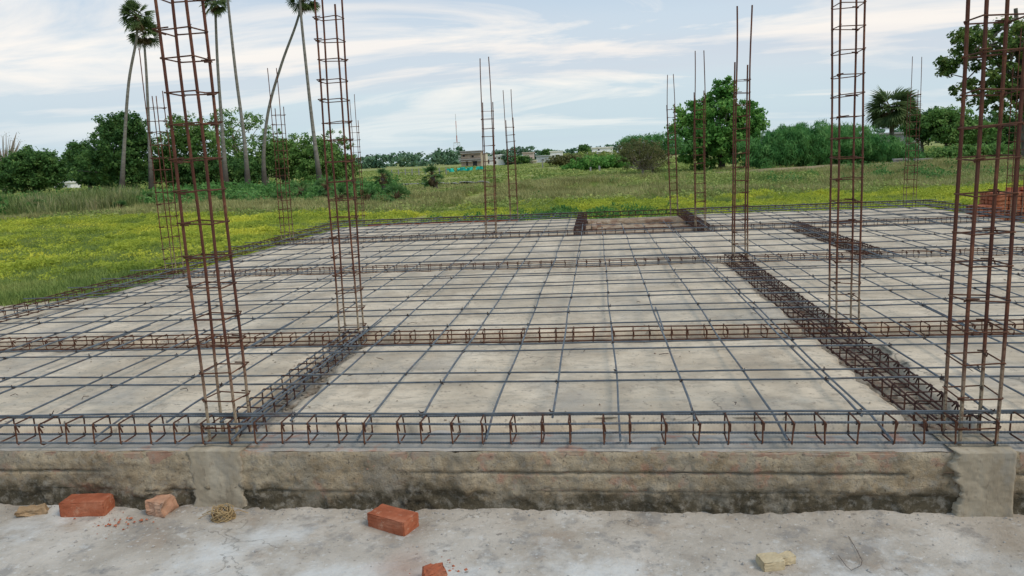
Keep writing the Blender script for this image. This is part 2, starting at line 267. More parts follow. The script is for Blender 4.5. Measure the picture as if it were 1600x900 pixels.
class MB:
    def __init__(s): s.v = []; s.f = []
    def tube(s, pts, r, n=6, cap=True, closed=False):
        P = [Vector(p) for p in pts]; m = len(P); rr = r if isinstance(r, (list, tuple, np.ndarray)) else [r] * m
        up = None; base = len(s.v)
        for i in range(m):
            if closed: d = P[(i + 1) % m] - P[i - 1]
            else: d = P[min(i + 1, m - 1)] - P[max(i - 1, 0)]
            if d.length < 1e-9: d = Vector((0, 0, 1))
            d.normalize()
            if up is None:
                up = Vector((0, 0, 1)) if abs(d.z) < 0.9 else Vector((1, 0, 0))
            a = up - d * up.dot(d)
            if a.length < 1e-4: a = d.orthogonal()
            a.normalize(); up = a; b = d.cross(a)
            for k in range(n):
                t = 2 * math.pi * k / n; q = P[i] + (a * math.cos(t) + b * math.sin(t)) * rr[i]; s.v.append((q.x, q.y, q.z))
        for i in range(m - 1 if not closed else m):
            j = (i + 1) % m
            for k in range(n):
                l = (k + 1) % n; s.f.append((base + i * n + k, base + i * n + l, base + j * n + l, base + j * n + k))
        if cap and not closed:
            s.f.append(tuple(base + k for k in reversed(range(n)))); s.f.append(tuple(base + (m - 1) * n + k for k in range(n)))
        return s
    def box(s, x0, x1, y0, y1, z0, z1):
        b = len(s.v)
        s.v += [(x, y, z) for z in (z0, z1) for y in (y0, y1) for x in (x0, x1)]
        for q in ((0, 2, 3, 1), (4, 5, 7, 6), (0, 1, 5, 4), (2, 6, 7, 3), (0, 4, 6, 2), (1, 3, 7, 5)): s.f.append(tuple(b + i for i in q))
        return s
    def poly(s, pts):
        b = len(s.v); s.v += [tuple(p) for p in pts]; s.f.append(tuple(range(b, b + len(pts)))); return s
    def mesh(s, name):
        me = bpy.data.meshes.new(name); me.from_pydata(s.v, [], s.f); me.update(); return me
    def build(s, name, mat, parent=None, **k): return link(name, s.mesh(name), mat, parent, **k)

# value noise for numpy arrays
_G = rs.rand(256, 256)
def vn(x, y, sc=1.0, off=0):
    x = np.asarray(x) * sc + 31.7 * off + 1000; y = np.asarray(y) * sc + 17.3 * off + 1000
    xi = np.floor(x).astype(int); yi = np.floor(y).astype(int); fx = x - xi; fy = y - yi
    fx = fx * fx * (3 - 2 * fx); fy = fy * fy * (3 - 2 * fy)
    g = lambda a, b: _G[a % 256, b % 256]
    return (g(xi, yi) * (1 - fx) + g(xi + 1, yi) * fx) * (1 - fy) + (g(xi, yi + 1) * (1 - fx) + g(xi + 1, yi + 1) * fx) * fy
def fbm(x, y, sc=1.0, oc=4, off=0, g=0.5):
    t = 0; a = 1; w = 0
    for i in range(oc): t = t + a * vn(x, y, sc * 2 ** i, off + i * 3); w += a; a *= g
    return t / w

def grid_mesh(name, xs, ys, zf):
    X, Y = np.meshgrid(xs, ys); Z = zf(X, Y)
    v = np.stack([X, Y, Z], -1).reshape(-1, 3); nx = len(xs); i = np.arange(len(ys) - 1)[:, None] * nx + np.arange(nx - 1)[None]
    f = np.stack([i, i + 1, i + nx + 1, i + nx], -1).reshape(-1, 4)
    return mesh_np(name, v, f)

# ------------------------------------------------------------------ the setting: field, apron, plinth
PX0, PX1, PY0, PY1 = -6.16, 7.2, 3.415, 17.25     # plinth outline
GZ = -0.40
def axis_steps(lo, hi, fine_lo, fine_hi, fine, grow=1.25):
    a = list(np.arange(fine_lo, fine_hi, fine)); s = fine; x = a[-1]
    while x < hi: s *= grow; x += s; a.append(x)
    s = fine; x = a[0]; b = []
    while x > lo: s *= grow; x -= s; b.append(x)
    return np.array(b[::-1] + a)
xs = axis_steps(-2600, 2600, -40, 45, 0.5); ys = axis_steps(-300, 4500, 0, 70, 0.5)
def gz_f(X, Y):
    n = (fbm(X, Y, 0.16, 4, 3) - 0.5) * 0.5
    keep = np.clip((np.maximum(np.maximum(PX0 - 1.5 - X, X - PX1 - 1.5), Y - PY1 - 1.5)) / 6, 0, 1)
    farf = np.clip((260 - Y) / 150, 0, 1)
    bump = 0.28 * np.exp(-((Y - 40 - 0.12 * X) / 3.5) ** 2) * np.clip((X + 8) / 12, 0, 1) * np.clip((70 - X) / 20, 0, 1)
    return GZ + n * keep * farf + bump
link('field_ground', grid_mesh('field_ground', xs, ys, gz_f), M_GROUND, smooth=True, kind='structure')
def gz_at(x, y): return float(gz_f(np.array([x * 1.0]), np.array([y * 1.0]))[0])

trk = grid_mesh('dirt_track', np.arange(4.0, 60, 0.4), np.linspace(0, 1, 10), lambda X, Y: Y)
co2 = np.zeros(len(trk.vertices) * 3, np.float32); trk.vertices.foreach_get('co', co2); co2 = co2.reshape(-1, 3); u2 = co2[:, 1].copy(); x2 = co2[:, 0]
co2[:, 1] = 51.5 - 0.02 * x2 + (fbm(x2, 0 * x2, .3, 3, 101) - .5) * 2.0 + (u2 - .5) * (2.0 + 3.4 * fbm(x2, 0 * x2 + 5 * (u2 > .5), .35, 3, 102)); co2[:, 2] = gz_f(x2, co2[:, 1]) + 0.10 + .16 * np.sin(u2 * math.pi)
trk.vertices.foreach_set('co', co2.ravel()); trk.update(); link('dirt_track', trk, M_BERM, smooth=True, kind='structure')
xs = np.arange(-7, 7.01, 0.035); ys = np.concatenate([np.arange(-4, 1.5, 0.25), np.arange(1.5, 3.45, 0.03), [3.47]])
def ap_f(X, Y):
    z = -0.33 + (fbm(X, Y, 2.0, 5, 7) - 0.5) * 0.035 + (fbm(X, Y, 14, 3, 9) - 0.5) * 0.008
    lip = np.clip((Y - 3.30) / 0.12, 0, 1) * fbm(X, Y, 16, 4, 12) * 0.014
    return z + lip
link('concrete_apron', grid_mesh('concrete_apron', xs, ys, ap_f), M_APRON, smooth=True, kind='structure')
sandm = grid_mesh('sand_strip', np.arange(-10.5, -6.1, 0.06), np.arange(2.0, 11.2, 0.06), lambda X, Y: GZ - .06 + 0.12 * np.clip((np.clip((10.35 - Y) * 3.3, 0, 3.2) + (fbm(X, Y, .8, 4, 31) - .5) * 1.2 - (-6.2 - X)) / .5, 0, 1) + (fbm(X, Y, 5, 3, 4) - .5) * .03)
link('sand_strip', sandm, M_SAND, smooth=True, kind='structure')

plinth = thing('plinth', 'raised brick and concrete building plinth carrying all the reinforcement', 'foundation', (0, 0, 0))
tr = MB(); tr.box(PX0, -0.25, PY0 + 0.03, PY1, -0.6, -0.075); tr.box(-0.25, 2.0, PY0 + 0.03, 13.62, -0.6, -0.075); tr.box(2.0, PX1, PY0 + 0.03, PY1, -0.6, -0.075); tr.box(-0.25, 2.0, 17.0, PY1, -0.6, -0.075)
tr.build('plinth_core', M_TRENCH, plinth)
pit = grid_mesh('pit_floor', np.arange(-0.26, 2.02, 0.05), np.arange(13.6, 17.02, 0.05), lambda X, Y: -0.20 + (fbm(X, Y, 1.5, 4, 5) - 0.3) * 0.30 * np.clip(1.2 - abs(X - 0.2), 0, 1) + (fbm(X, Y, 8, 3, 5) - .5) * 0.05)
link('pit_floor', pit, M_SOIL, plinth, smooth=True)
# floor slabs between the trenches
FX = [(PX0 + 0.34, -2.13), (-1.84, 1.56), (1.86, PX1 - 0.32)]
floors = []
for a, b in FX: floors.append((a, b, 3.76, 5.50))
for a, b in [(PX0 + 0.34, 1.56), (1.86, PX1 - 0.32)]: floors.append((a, b, 5.88, 9.36))
for a, b in [(PX0 + 0.34, 3.27), (3.57, PX1 - 0.32)]: floors.append((a, b, 9.72, 13.12))
for a, b in [(PX0 + 0.34, -0.42), (2.12, PX1 - 0.32)]: floors.append((a, b, 13.6, 16.7))
def floor_mesh(x0, x1, y0, y1):
    s = 0.035 if y0 < 9 else 0.07
    nx = int((x1 - x0) / s) + 1; ny = int((y1 - y0) / s) + 1
    xs = np.linspace(x0, x1, nx); ys = np.linspace(y0, y1, ny); X, Y = np.meshgrid(xs, ys)
    e = (fbm(X, Y, 7, 4, 21) - 0.45) * 0.11; e2 = (fbm(X, Y, 2.2, 3, 23) - 0.5) * 0.10
    X2 = X + np.where(X - x0 < s * 2, e + e2 * .6, 0) - np.where(x1 - X < s * 2, e + e2 * .6, 0)
    Y2 = Y + np.where(Y - y0 < s * 2, e + e2, 0) - np.where(y1 - Y < s * 2, e + e2, 0)
    Z = 0.0 + (fbm(X, Y, 1.3, 4, 2) - 0.5) * 0.030 + (fbm(X, Y, 11, 3, 6) - 0.5) * 0.009
    edge = np.minimum(np.minimum(X - x0, x1 - X), np.minimum(Y - y0, y1 - Y))
    Z = Z - np.clip(1 - edge / 0.07, 0, 1) ** 2 * 0.018
    v = np.stack([X2, Y2, Z], -1).reshape(-1, 3); i = np.arange(ny - 1)[:, None] * nx + np.arange(nx - 1)[None]
    f = np.stack([i, i + 1, i + nx + 1, i + nx], -1).reshape(-1, 4)
    ring = np.concatenate([np.arange(nx), np.arange(1, ny) * nx + nx - 1, (ny - 1) * nx + np.arange(nx - 2, -1, -1), np.arange(ny - 2, 0, -1) * nx])
    lowv = v[ring].copy(); lowv[:, 2] = -0.10; cx_, cy_ = (x0 + x1) / 2, (y0 + y1) / 2
    lowv[:, 0] += np.sign(lowv[:, 0] - cx_) * 0.02 * (abs(lowv[:, 0] - cx_) > (x1 - x0) / 2 - .2); lowv[:, 1] += np.sign(lowv[:, 1] - cy_) * 0.02 * (abs(lowv[:, 1] - cy_) > (y1 - y0) / 2 - .2)
    n0 = len(v); k = len(ring); j = np.arange(k); sk = np.stack([ring, n0 + j, n0 + (j + 1) % k, ring[(j + 1) % k]], -1)
    return mesh_np('floor_slab', np.concatenate([v, lowv]), np.concatenate([f, sk]))
for fl in floors: link('floor_slab', floor_mesh(*fl), M_FLOOR, plinth, smooth=True)

# front wall: bricks laid on edge, smeared with a rough coat of mortar, joints struck as grooves
C0, C1_, C2_, CB = -0.022, -0.128, -0.226, -0.34    # course lines
def wall_depth(X, Z):
    """how far the mortar coat stands out of the brick faces"""
    d = (fbm(X, Z, 5, 5, 41) - 0.46) * 0.030 + (fbm(X, Z, 28, 4, 44, 0.6) - 0.5) * 0.014
    d = d + 0.011 + (fbm(X, Z, 45, 2, 45) - 0.5) * 0.012 + np.clip(fbm(X, Z, 11, 4, 48, .65) - 0.54, 0, 1) * 0.10 * np.clip((-0.15 - Z) / .08 + 1.6 * (fbm(X, 0 * X, 1.2, 2, 49) - .45), 0, 1)
    top = np.clip((Z + 0.075) / 0.05, 0, 1); d = d - top * 0.016 * np.clip((fbm(X, Z, 7, 4, 47) - 0.47) * 8, 0, 1)
    lowr = np.clip((-0.225 - Z) / 0.02, 0, 1); d = d - lowr * 0.012 + lowr * (fbm(X, Z, 4, 4, 50) - 0.45) * 0.05
    d = d + np.clip((-0.295 - Z) / 0.04, 0, 1) * 0.012 * fbm(X, Z, 7, 3, 52)
    for zc, w in ((C1_, 0.0035), (C2_, 0.0035)):
        zc_ = zc + (vn(X, 0 * X, 1.3, 60) - 0.5) * 0.008
        d = d - 0.02 * np.exp(-((Z - zc_) / w) ** 2) * (fbm(X, 0 * X, 3, 2, 55) > 0.32)
    return d
xs = np.arange(PX0, PX1, 0.0125); zs = np.concatenate([np.arange(-0.40, -0.015, 0.0105)])
X, Z = np.meshgrid(xs, zs); Yw = 3.413 - wall_depth(X, Z)
Yw = Yw + np.clip((Z + 0.034) / 0.015, 0, 1) * 0.015
v = np.stack([X, Yw, Z], -1).reshape(-1, 3); nx = len(xs); i = np.arange(len(zs) - 1)[:, None] * nx + np.arange(nx - 1)[None]
link('mortar_coat', mesh_np('mortar_coat', v, np.stack([i, i + 1, i + nx + 1, i + nx], -1).reshape(-1, 4)), M_MORTAR, plinth, smooth=True)
capm = grid_mesh('mortar_cap', np.arange(PX0, PX1, 0.03), np.linspace(3.424, 3.80, 14), lambda X, Y: -0.021 + (fbm(X, Y, 6, 4, 71) - 0.5) * 0.016 - np.clip((Y - 3.64) / 0.1, 0, 1) * 0.045 * fbm(X, Y, 5, 3, 72) * 1.6 - np.clip((3.445 - Y) / 0.02, 0, 1) * 0.004)
link('mortar_cap', capm, M_CAP, plinth, smooth=True)
def brick_mesh(l, w, h, seed, rough=0.0025, chip=0.0, nd=4):
    r = random.Random(seed); v = []; f = []
    bx = [-1, -0.94, -0.3, 0.3, 0.94, 1]; import itertools
    mb = bpy.data.meshes.new('brick')
    idx = {}
    e_ = 1 - .1 * 4 / nd; ax = [[-1] + list(np.linspace(-e_, e_, nd - 1)) + [1]] * 3; e1 = nd
    def P(i, j, k):
        if (i, j, k) in idx: return idx[(i, j, k)]
        p = Vector((ax[0][i] * l / 2, ax[1][j] * w / 2, ax[2][k] * h / 2))
        ext = (i in (0, e1)) + (j in (0, e1)) + (k in (0, e1))
        if ext >= 2:
            s = 0.004 if ext == 2 else 0.007
            if i in (0, e1): p.x -= math.copysign(s * r.uniform(.6, 1.5), p.x)
            if j in (0, e1): p.y -= math.copysign(s * r.uniform(.6, 1.5), p.y)
            if k in (0, e1): p.z -= math.copysign(s * r.uniform(.6, 1.5), p.z)
        p += Vector((r.uniform(-1, 1), r.uniform(-1, 1), r.uniform(-1, 1))) * rough
        if chip:
            o_ = Vector((seed * 1.37, seed * .71, seed * 2.3))
            p = p + noise.noise_vector(p * 22 + o_) * chip * .55 + noise.noise_vector(p * 60 + o_) * chip * .22
            d_ = max(0, p.x / (l / 2) + .5 * noise.noise(p * 18 + o_) - .72); p.x -= d_ * l * .5
        idx[(i, j, k)] = len(v); v.append(tuple(p)); return idx[(i, j, k)]
    for a in range(nd):
        for b in range(nd):
            f.append((P(a, b, 0), P(a, b + 1, 0), P(a + 1, b + 1, 0), P(a + 1, b, 0))); f.append((P(a, b, e1), P(a + 1, b, e1), P(a + 1, b + 1, e1), P(a, b + 1, e1)))
            f.append((P(a, 0, b), P(a + 1, 0, b), P(a + 1, 0, b + 1), P(a, 0, b + 1))); f.append((P(a, e1, b), P(a, e1, b + 1), P(a + 1, e1, b + 1), P(a + 1, e1, b)))
            f.append((P(0, a, b), P(0, a, b + 1), P(0, a + 1, b + 1), P(0, a + 1, b))); f.append((P(e1, a, b), P(e1, a + 1, b), P(e1, a + 1, b + 1), P(e1, a, b + 1)))
    mb.from_pydata(v, [], f); mb.update(); return mb
wb = [brick_mesh(0.222, 0.10, 0.096, s, 0.003) for s in range(5)]
for m_ in wb: m_.materials.append(M_WBRICK)
for c, zc in enumerate((-0.075, -0.177, -0.283)):
    x = PX0 + 0.11 + (0.11 if c % 2 else 0)
    while x < PX1 - 0.1:
        if not (-2.13 < x < -1.84 or 1.60 < x < 1.88):
            o = link('brick', wb[rnd.randrange(5)], None, plinth, loc=(x, 3.461 + rnd.uniform(-.004, .003) + (0.008 if c == 2 else 0), zc)); o.rotation_euler = (rnd.uniform(-.02, .02), 0, rnd.uniform(-.01, .01))
        x += 0.2365
def stub(x0, x1, ztop, seed, jag=0.03):
    zs = np.linspace(-0.345, ztop, 90); xs_ = np.linspace(0, 1, 36); V = []
    l = x0 + (fbm(zs, zs * 0 + seed, 14, 5, 80, .65) - 0.5) * jag * 3.4; r_ = x1 + (fbm(zs, zs * 0 + seed + 9, 14, 5, 83, .65) - 0.5) * jag * (3.4 if seed == 1 else 0.5)
    spread = np.clip((-0.27 - zs) / 0.07, 0, 1) * 0.02; l = l - spread; r_ = r_ + spread * 0.6
    X = l[:, None] + (r_ - l)[:, None] * xs_[None]; Z = np.repeat(zs[:, None], 36, 1)
    Y = (3.394 if seed == 1 else 3.378) + (fbm(X, Z, 5, 4, 85 + seed) - 0.5) * 0.012 + (fbm(X, Z, 26, 4, 86, .6) - .5) * 0.009
    edge = np.minimum(xs_, 1 - xs_)[None] * np.ones((90, 1)); Y = Y + (edge < 0.001) * 0.06 + (edge < 0.04) * 0.003
    v = np.stack([X, Y, Z], -1).reshape(-1, 3)
    i = np.arange(89)[:, None] * 36 + np.arange(35)[None]; f = np.stack([i, i + 1, i + 37, i + 36], -1).reshape(-1, 4)
    # top face back to the trench
    n0 = len(v); topi = 89 * 36 + np.arange(36); tv = v[topi].copy(); rows = [topi]
    for q, yy in enumerate((3.45, 3.55, 3.66)):
        w_ = tv.copy(); w_[:, 1] = yy; w_[:, 2] = ztop + (fbm(w_[:, 0], w_[:, 1], 8, 3, 3) - .5) * .012; v = np.concatenate([v, w_]); rows.append(n0 + q * 36 + np.arange(36))
    for a, b in zip(rows[:-1], rows[1:]): f = np.concatenate([f, np.stack([a[:-1], a[1:], b[1:], b[:-1]], -1)])
    link('column_stub', mesh_np('column_stub', v, f), M_PAD, plinth, smooth=True)
stub(-2.125, -1.835, -0.012, 1, 0.022)
stub(1.60, 1.865, -0.010, 2, 0.03)
# the open row of bricks along the back left edge
bk = [brick_mesh(0.225, 0.105, 0.072, 20 + s, 0.002) for s in range(4)]
for m_ in bk: m_.materials.append(M_BRICK)
x = -5.3
while x < -1.7:
    o = link('brick', bk[rnd.randrange(4)], None, plinth, loc=(x, 17.12 + rnd.uniform(-.01, .01), -0.037)); o.rotation_euler = (0, 0, rnd.uniform(-.03, .03)); x += 0.24
pw_ = grid_mesh('pit_wall', np.arange(-0.20, 1.98, 0.03), np.linspace(0, 1, 12), lambda X, Y: Y)
co_ = np.zeros(len(pw_.vertices) * 3, np.float32); pw_.vertices.foreach_get('co', co_); co_ = co_.reshape(-1, 3); u_ = co_[:, 1].copy(); xx_ = co_[:, 0]
co_[:, 2] = -0.30 + 0.24 * np.clip(u_ * 1.4, 0, 1) - .02 * fbm(xx_, u_, 3, 4, 91); co_[:, 1] = 16.72 + np.clip(u_ - .7, 0, 1) * 1.1 + (fbm(xx_, u_, 5, 4, 92) - .5) * .08
pw_.vertices.foreach_set('co', co_.ravel()); pw_.update(); link('pit_wall', pw_, M_SOIL, plinth, smooth=True)
# pit end blocks of brick
for k, (x, y) in enumerate(((-0.1, 15.6), (-0.1, 15.85), (-0.1, 16.1), (0.0, 16.4))):
    for c in range(3): o = link('brick', wb[k], None, plinth, loc=(x + 0.02 * c, y, -0.28 + c * 0.078)); o.rotation_euler = (0, 0, math.pi / 2 + rnd.uniform(-.1, .1))

# ------------------------------------------------------------------ reinforcement
def bar_mesh(L, r, wav=0.004, step=0.3, n=6, seed=0, ends=None):
    """a straight bar along local X with a slight natural waviness"""
    rr = random.Random(seed); m = max(2, int(L / step)) + 1; ph = [rr.uniform(0, 6.28) for _ in range(4)]
    pts = []
    for i in range(m):
        x = L * i / (m - 1)
        y = wav * (math.sin(x * 1.7 + ph[0]) + 0.6 * math.sin(x * 4.1 + ph[1])); z = wav * 0.6 * (math.sin(x * 2.3 + ph[2]) + 0.6 * math.sin(x * 5.3 + ph[3]))
        if ends:
            if x < 0.25: z += ends[0] * (1 - x / 0.25)
            if x > L - 0.25: z += ends[1] * (1 - (L - x) / 0.25)
        pts.append((x, y, z))
    return MB().tube(pts, r, n).mesh('bar')
def ribbed_mesh(L, seed=0):
    rr = random.Random(seed); p = 0.0075; m = int(L / p); ph = rr.uniform(0, 6.28)
    pts = [(i * p, 0.004 * math.sin(i * p * 1.9 + ph), 0.0025 * math.sin(i * p * 3.1 + ph)) for i in range(m)]
    return MB().tube(pts, [0.0056 if i % 2 else 0.0069 for i in range(m)], 6).mesh('bar')
def stirrup_mesh(w, h, r, seed, hook=0.05):
    """closed link in the local YZ plane, origin at its lower middle, ends hooked into one corner"""
    q = random.Random(seed); c = 0.008; y0, y1 = -w / 2, w / 2; j = lambda: q.uniform(-.003, .003)
    P = [(j(), y0 + hook * .6, h - hook * .5), (j(), y0 + .004, h - .002), (j(), y0, h - c - .004), (j(), y0, c), (j(), y0 + c, 0), (j(), y1 - c, 0), (j(), y1, c), (j(), y1, h - c), (j(), y1 - c, h), (j(), y0 + c, h), (0.006, y0 - .003, h - c), (0.008 + j(), y0 + hook * .25, h - hook)]
    return MB().tube(P, r, 5).mesh('stirrup')
def tie_mesh(w, d, r, seed):
    """column tie in the local XY plane with a lapped tail that sticks out"""
    q = random.Random(seed); c = 0.007; j = lambda: q.uniform(-.005, .005); x0, x1, y0, y1 = -w / 2, w / 2, -d / 2, d / 2
    t = q.uniform(.03, .075); o = q.uniform(.004, .02)
    P = [(x0 + t, y0 - .005, .008), (x0 - o, y0 - .002, .006 + j() * .5), (x0, y0 + c, j()), (x0, y1 - c, j()), (x0 + c, y1, j()), (x1 - c, y1, j()), (x1, y1 - c, j()), (x1, y0 + c, j()), (x1 - c, y0, j()), (x0 + c, y0, j()), (x0 - .006, y0 + .01, -.004), (x0 + .01, y0 + t, -.012)]
    return MB().tube(P, r, 5).mesh('tie')
def wire_knot(mb, p, s=0.016, r=0.0016, rr=rnd):
    a = rr.uniform(0, 6.28)
    pts = []
    for k in range(7):
        t = a + k * 1.9; pts.append((p[0] + math.cos(t) * s * .62, p[1] + math.sin(t) * s * .62, p[2] + s * .5 * math.sin(k * 1.4)))
    mb.tube(pts, r, 3, cap=False)
    for k in range(2):
        t = rr.uniform(0, 6.28); e = rr.uniform(.6, 1.7)
        mb.tube([p, (p[0] + math.cos(t) * s * e * .5, p[1] + math.sin(t) * s * e * .5, p[2] + s * rr.uniform(.4, 1.3))], r, 3, cap=False)

def beam_cage(label, p0, p1, z, w, h, bars, mat_b, mat_s, spacing=0.15, ribbed=False, nb=4, near=False, skip=None, tilt=0.05):
    """horizontal beam cage from p0 to p1 (x, y)"""
    dx, dy = p1[0] - p0[0], p1[1] - p0[1]; L = math.hypot(dx, dy); rz = math.atan2(dy, dx)
    t = thing('beam_cage', label, 'beam cage', (p0[0], p0[1], z), rz, 'horizontal beam cages lying in the trenches')
    r = bars; key = random.Random(int(abs(p0[0] * 71 + p0[1] * 37)))
    pos = [(-w / 2 + .008, .008), (w / 2 - .008, .008), (-w / 2 + .008, h - .008), (w / 2 - .008, h - .008)]
    if nb >= 6: pos += [(0, .008), (0, h - .008)]
    for k, (y, zz_) in enumerate(pos):
        me = ribbed_mesh(L, k) if ribbed else bar_mesh(L, r, 0.003, 0.35, 6, k + int(L * 10))
        link('bar', me, mat_b, t, loc=(0, y + key.uniform(-.004, .004), zz_))
    ms = [stirrup_mesh(w + .004, h, 0.0043 if near else 0.0038, s + int(L * 7)) for s in range(4)]
    for m_ in ms: m_.materials.append(mat_s)
    kn = MB(); n = int(L / spacing)
    for i in range(n):
        x = (i + 0.5) * spacing + key.uniform(-.018, .018)
        if skip and skip(x): continue
        o = link('stirrup', ms[key.randrange(4)], None, t, loc=(x, 0, key.uniform(-.003, .003)))
        o.rotation_euler = (key.uniform(-.03, .03), key.uniform(-tilt, tilt), key.uniform(-tilt, tilt) * 1.5)
        for y, zz_ in pos[:4]:
            if key.random() < 0.8: wire_knot(kn, (x, y, zz_), 0.012 if near else 0.012, 0.0016, key)
    kn.build('tie_wire', M_WIRE, t, kind='stuff')
    return t
YB = [3.512, 5.69, 9.56, 13.28, 16.95]
beam_cage('blue grey bar cage with rusty stirrups along the top of the near wall', (PX0 + .02, YB[0]), (PX1 - .02, YB[0]), 0.004, 0.140, 0.114, 0.006, M_STEEL, M_RUST, 0.148, ribbed=True, near=True)
beam_cage('rusty bar cage lying in the second trench from the camera', (PX0 + .1, YB[1]), (PX1 - .1, YB[1]), -0.035, 0.15, 0.088, 0.0055, M_RUST, M_RUST, 0.145)
beam_cage('rusty bar cage lying in the third trench from the camera', (PX0 + .1, YB[2]), (PX1 - .1, YB[2]), -0.035, 0.15, 0.088, 0.0055, M_RUST, M_RUST, 0.15)
beam_cage('fourth bar cage from the camera, passing just in front of the open pit', (PX0 + .1, YB[3]), (PX1 - .1, YB[3]), -0.02, 0.15, 0.10, 0.0055, M_RUSTD, M_RUSTD, 0.17)
beam_cage('farthest bar cage, along the back edge of the plinth next to the green field', (PX0 + .15, YB[4]), (PX1 - .1, YB[4]), 0.0, 0.15, 0.11, 0.0055, M_RUSTD, M_RUSTD, 0.17)
beam_cage('bar cage running back along the left edge of the plinth beside the yellow weeds', (PX0 + .13, 3.62), (PX0 + .13, 17.1), 0.0, 0.15, 0.115, 0.0055, M_RUSTD, M_RUST, 0.15)
beam_cage('bar cage running back along the right edge of the plinth towards the palm', (PX1 - .14, 3.62), (PX1 - .14, 17.1), 0.0, 0.15, 0.115, 0.0055, M_RUSTD, M_RUSTD, 0.15)
beam_cage('short grey bar cage running from the nearest left column cage back to the second trench', (-1.985, 3.60), (-1.985, 5.78), -0.03, 0.15, 0.105, 0.006, M_STEEL, M_RUSTD, 0.15, near=True, nb=6, tilt=.1)
beam_cage('long dense bar cage running back from the nearest right column cage', (1.70, 3.60), (1.70, 9.65), -0.035, 0.20, 0.115, 0.0058, M_RUSTD, M_RUSTD, 0.15, near=True, nb=6, tilt=.1)
beam_cage('dark bar cage running back between the third and fourth trenches on the right', (3.42, 9.6), (3.42, 13.4), -0.03, 0.20, 0.115, 0.006, M_RUSTD, M_RUSTD, 0.11, nb=6, tilt=.12)
beam_cage('dark bar cage along the right side of the open pit', (1.88, 13.35), (1.88, 17.0), -0.02, 0.20, 0.115, 0.006, M_RUSTD, M_RUSTD, 0.10, nb=6, tilt=.12)
beam_cage('short dark bar cage along the left side of the open pit', (-0.32, 13.35), (-0.32, 17.0), -0.02, 0.20, 0.115, 0.006, M_RUSTD, M_RUSTD, 0.10, nb=6, tilt=.12)

# floor mat in two layers: lower (L) and upper (U)
mat_t = thing('rebar_mat', 'wide grid of thin blue grey bars laid over the pale floor slabs', 'rebar mat', (0, 0, 0))
ZL, ZU = 0.062, 0.125
rowsL = [4.45, 5.17, 5.80, 6.47, 7.12, 7.80, 8.42, 9.08, 9.72, 10.37, 11.02, 11.68, 12.33, 12.98, 13.62, 14.28, 14.92, 15.57, 16.2, 16.8]
rowsU = [3.535, 4.05, 4.76, 5.95, 6.58, 7.22, 7.87, 8.52, 9.20, 9.85, 10.50, 11.14, 11.80, 12.42, 13.5, 14.15, 14.8, 15.4, 16.05, 16.65]
colsL = [-5.42, -4.72, -4.05, -3.335, -2.68, -1.90, -1.235, -0.572, 0.092, 0.862, 1.33, 2.195, 2.896, 3.55, 4.2, 4.87, 5.53, 6.2, 6.8]
colsU = [-5.65, -4.98, -4.30, -3.632, -2.972, -2.27, -1.60, -0.915, -0.248, 0.445, 1.225, 1.82, 2.50, 3.18, 3.86, 4.52, 5.2, 5.88, 6.5]
kn = MB()
def pit_gap(x): return -0.5 < x < 2.1
for rows, cols, z, tp in ((rowsL, colsL, ZL, 0), (rowsU, colsU, ZU, 1)):
    for i, y in enumerate(rows):
        segs = [(PX0 - .03 + rnd.uniform(-.06, .05), PX1 - .02 + rnd.uniform(-.1, .05))]
        if y > 13.6: segs = [(segs[0][0], -0.25 + rnd.uniform(-.1, .1)), (1.85 + rnd.uniform(-.1, .1), segs[0][1])]
        for a, b in segs:
            o = link('bar', bar_mesh(b - a, 0.0058, 0.004, 0.3, 6, i * 7 + tp), M_STEEL, mat_t, loc=(a, y, z + 0.012))
            o.rotation_euler = (0, 0, rnd.uniform(-.0012, .0012))
    for i, x in enumerate(cols):
        y0 = 3.44 + rnd.uniform(-.02, .02) if not tp else 3.50 + rnd.uniform(-.02, .05)
        y1 = 17.05 + rnd.uniform(-.1, .1) if not pit_gap(x) else 14.1 + rnd.uniform(-.3, .5)
        ly = y1 - y0
        o = link('bar', bar_mesh(ly, 0.0062, 0.005, 0.25, 6, 300 + i * 5 + tp, ends=((-.030 if not tp else -.012), 0)), M_STEEL, mat_t, loc=(x, y0, z))
        o.rotation_euler = (0, 0, math.pi / 2 + rnd.uniform(-.0014, .0014))
        # lap: a second bar lying beside the first over the trench
        if rnd.random() < 0.5:
            yc = rnd.choice([5.7, 9.5]); o = link('bar', bar_mesh(0.8, 0.0062, 0.003, 0.2, 6, 600 + i), M_STEEL, mat_t, loc=(x + 0.014, yc - .4, z + .001)); o.rotation_euler = (0, 0, math.pi / 2 + rnd.uniform(-.02, .02))
        for y in rows:
            if y < y1 and rnd.random() < 0.93: wire_knot(kn, (x, y, z + .008), 0.018 if y < 8 else 0.02, 0.0028 if y < 8 else 0.003, rnd)
kn.build('tie_wire', M_WIRE, mat_t, kind='stuff')

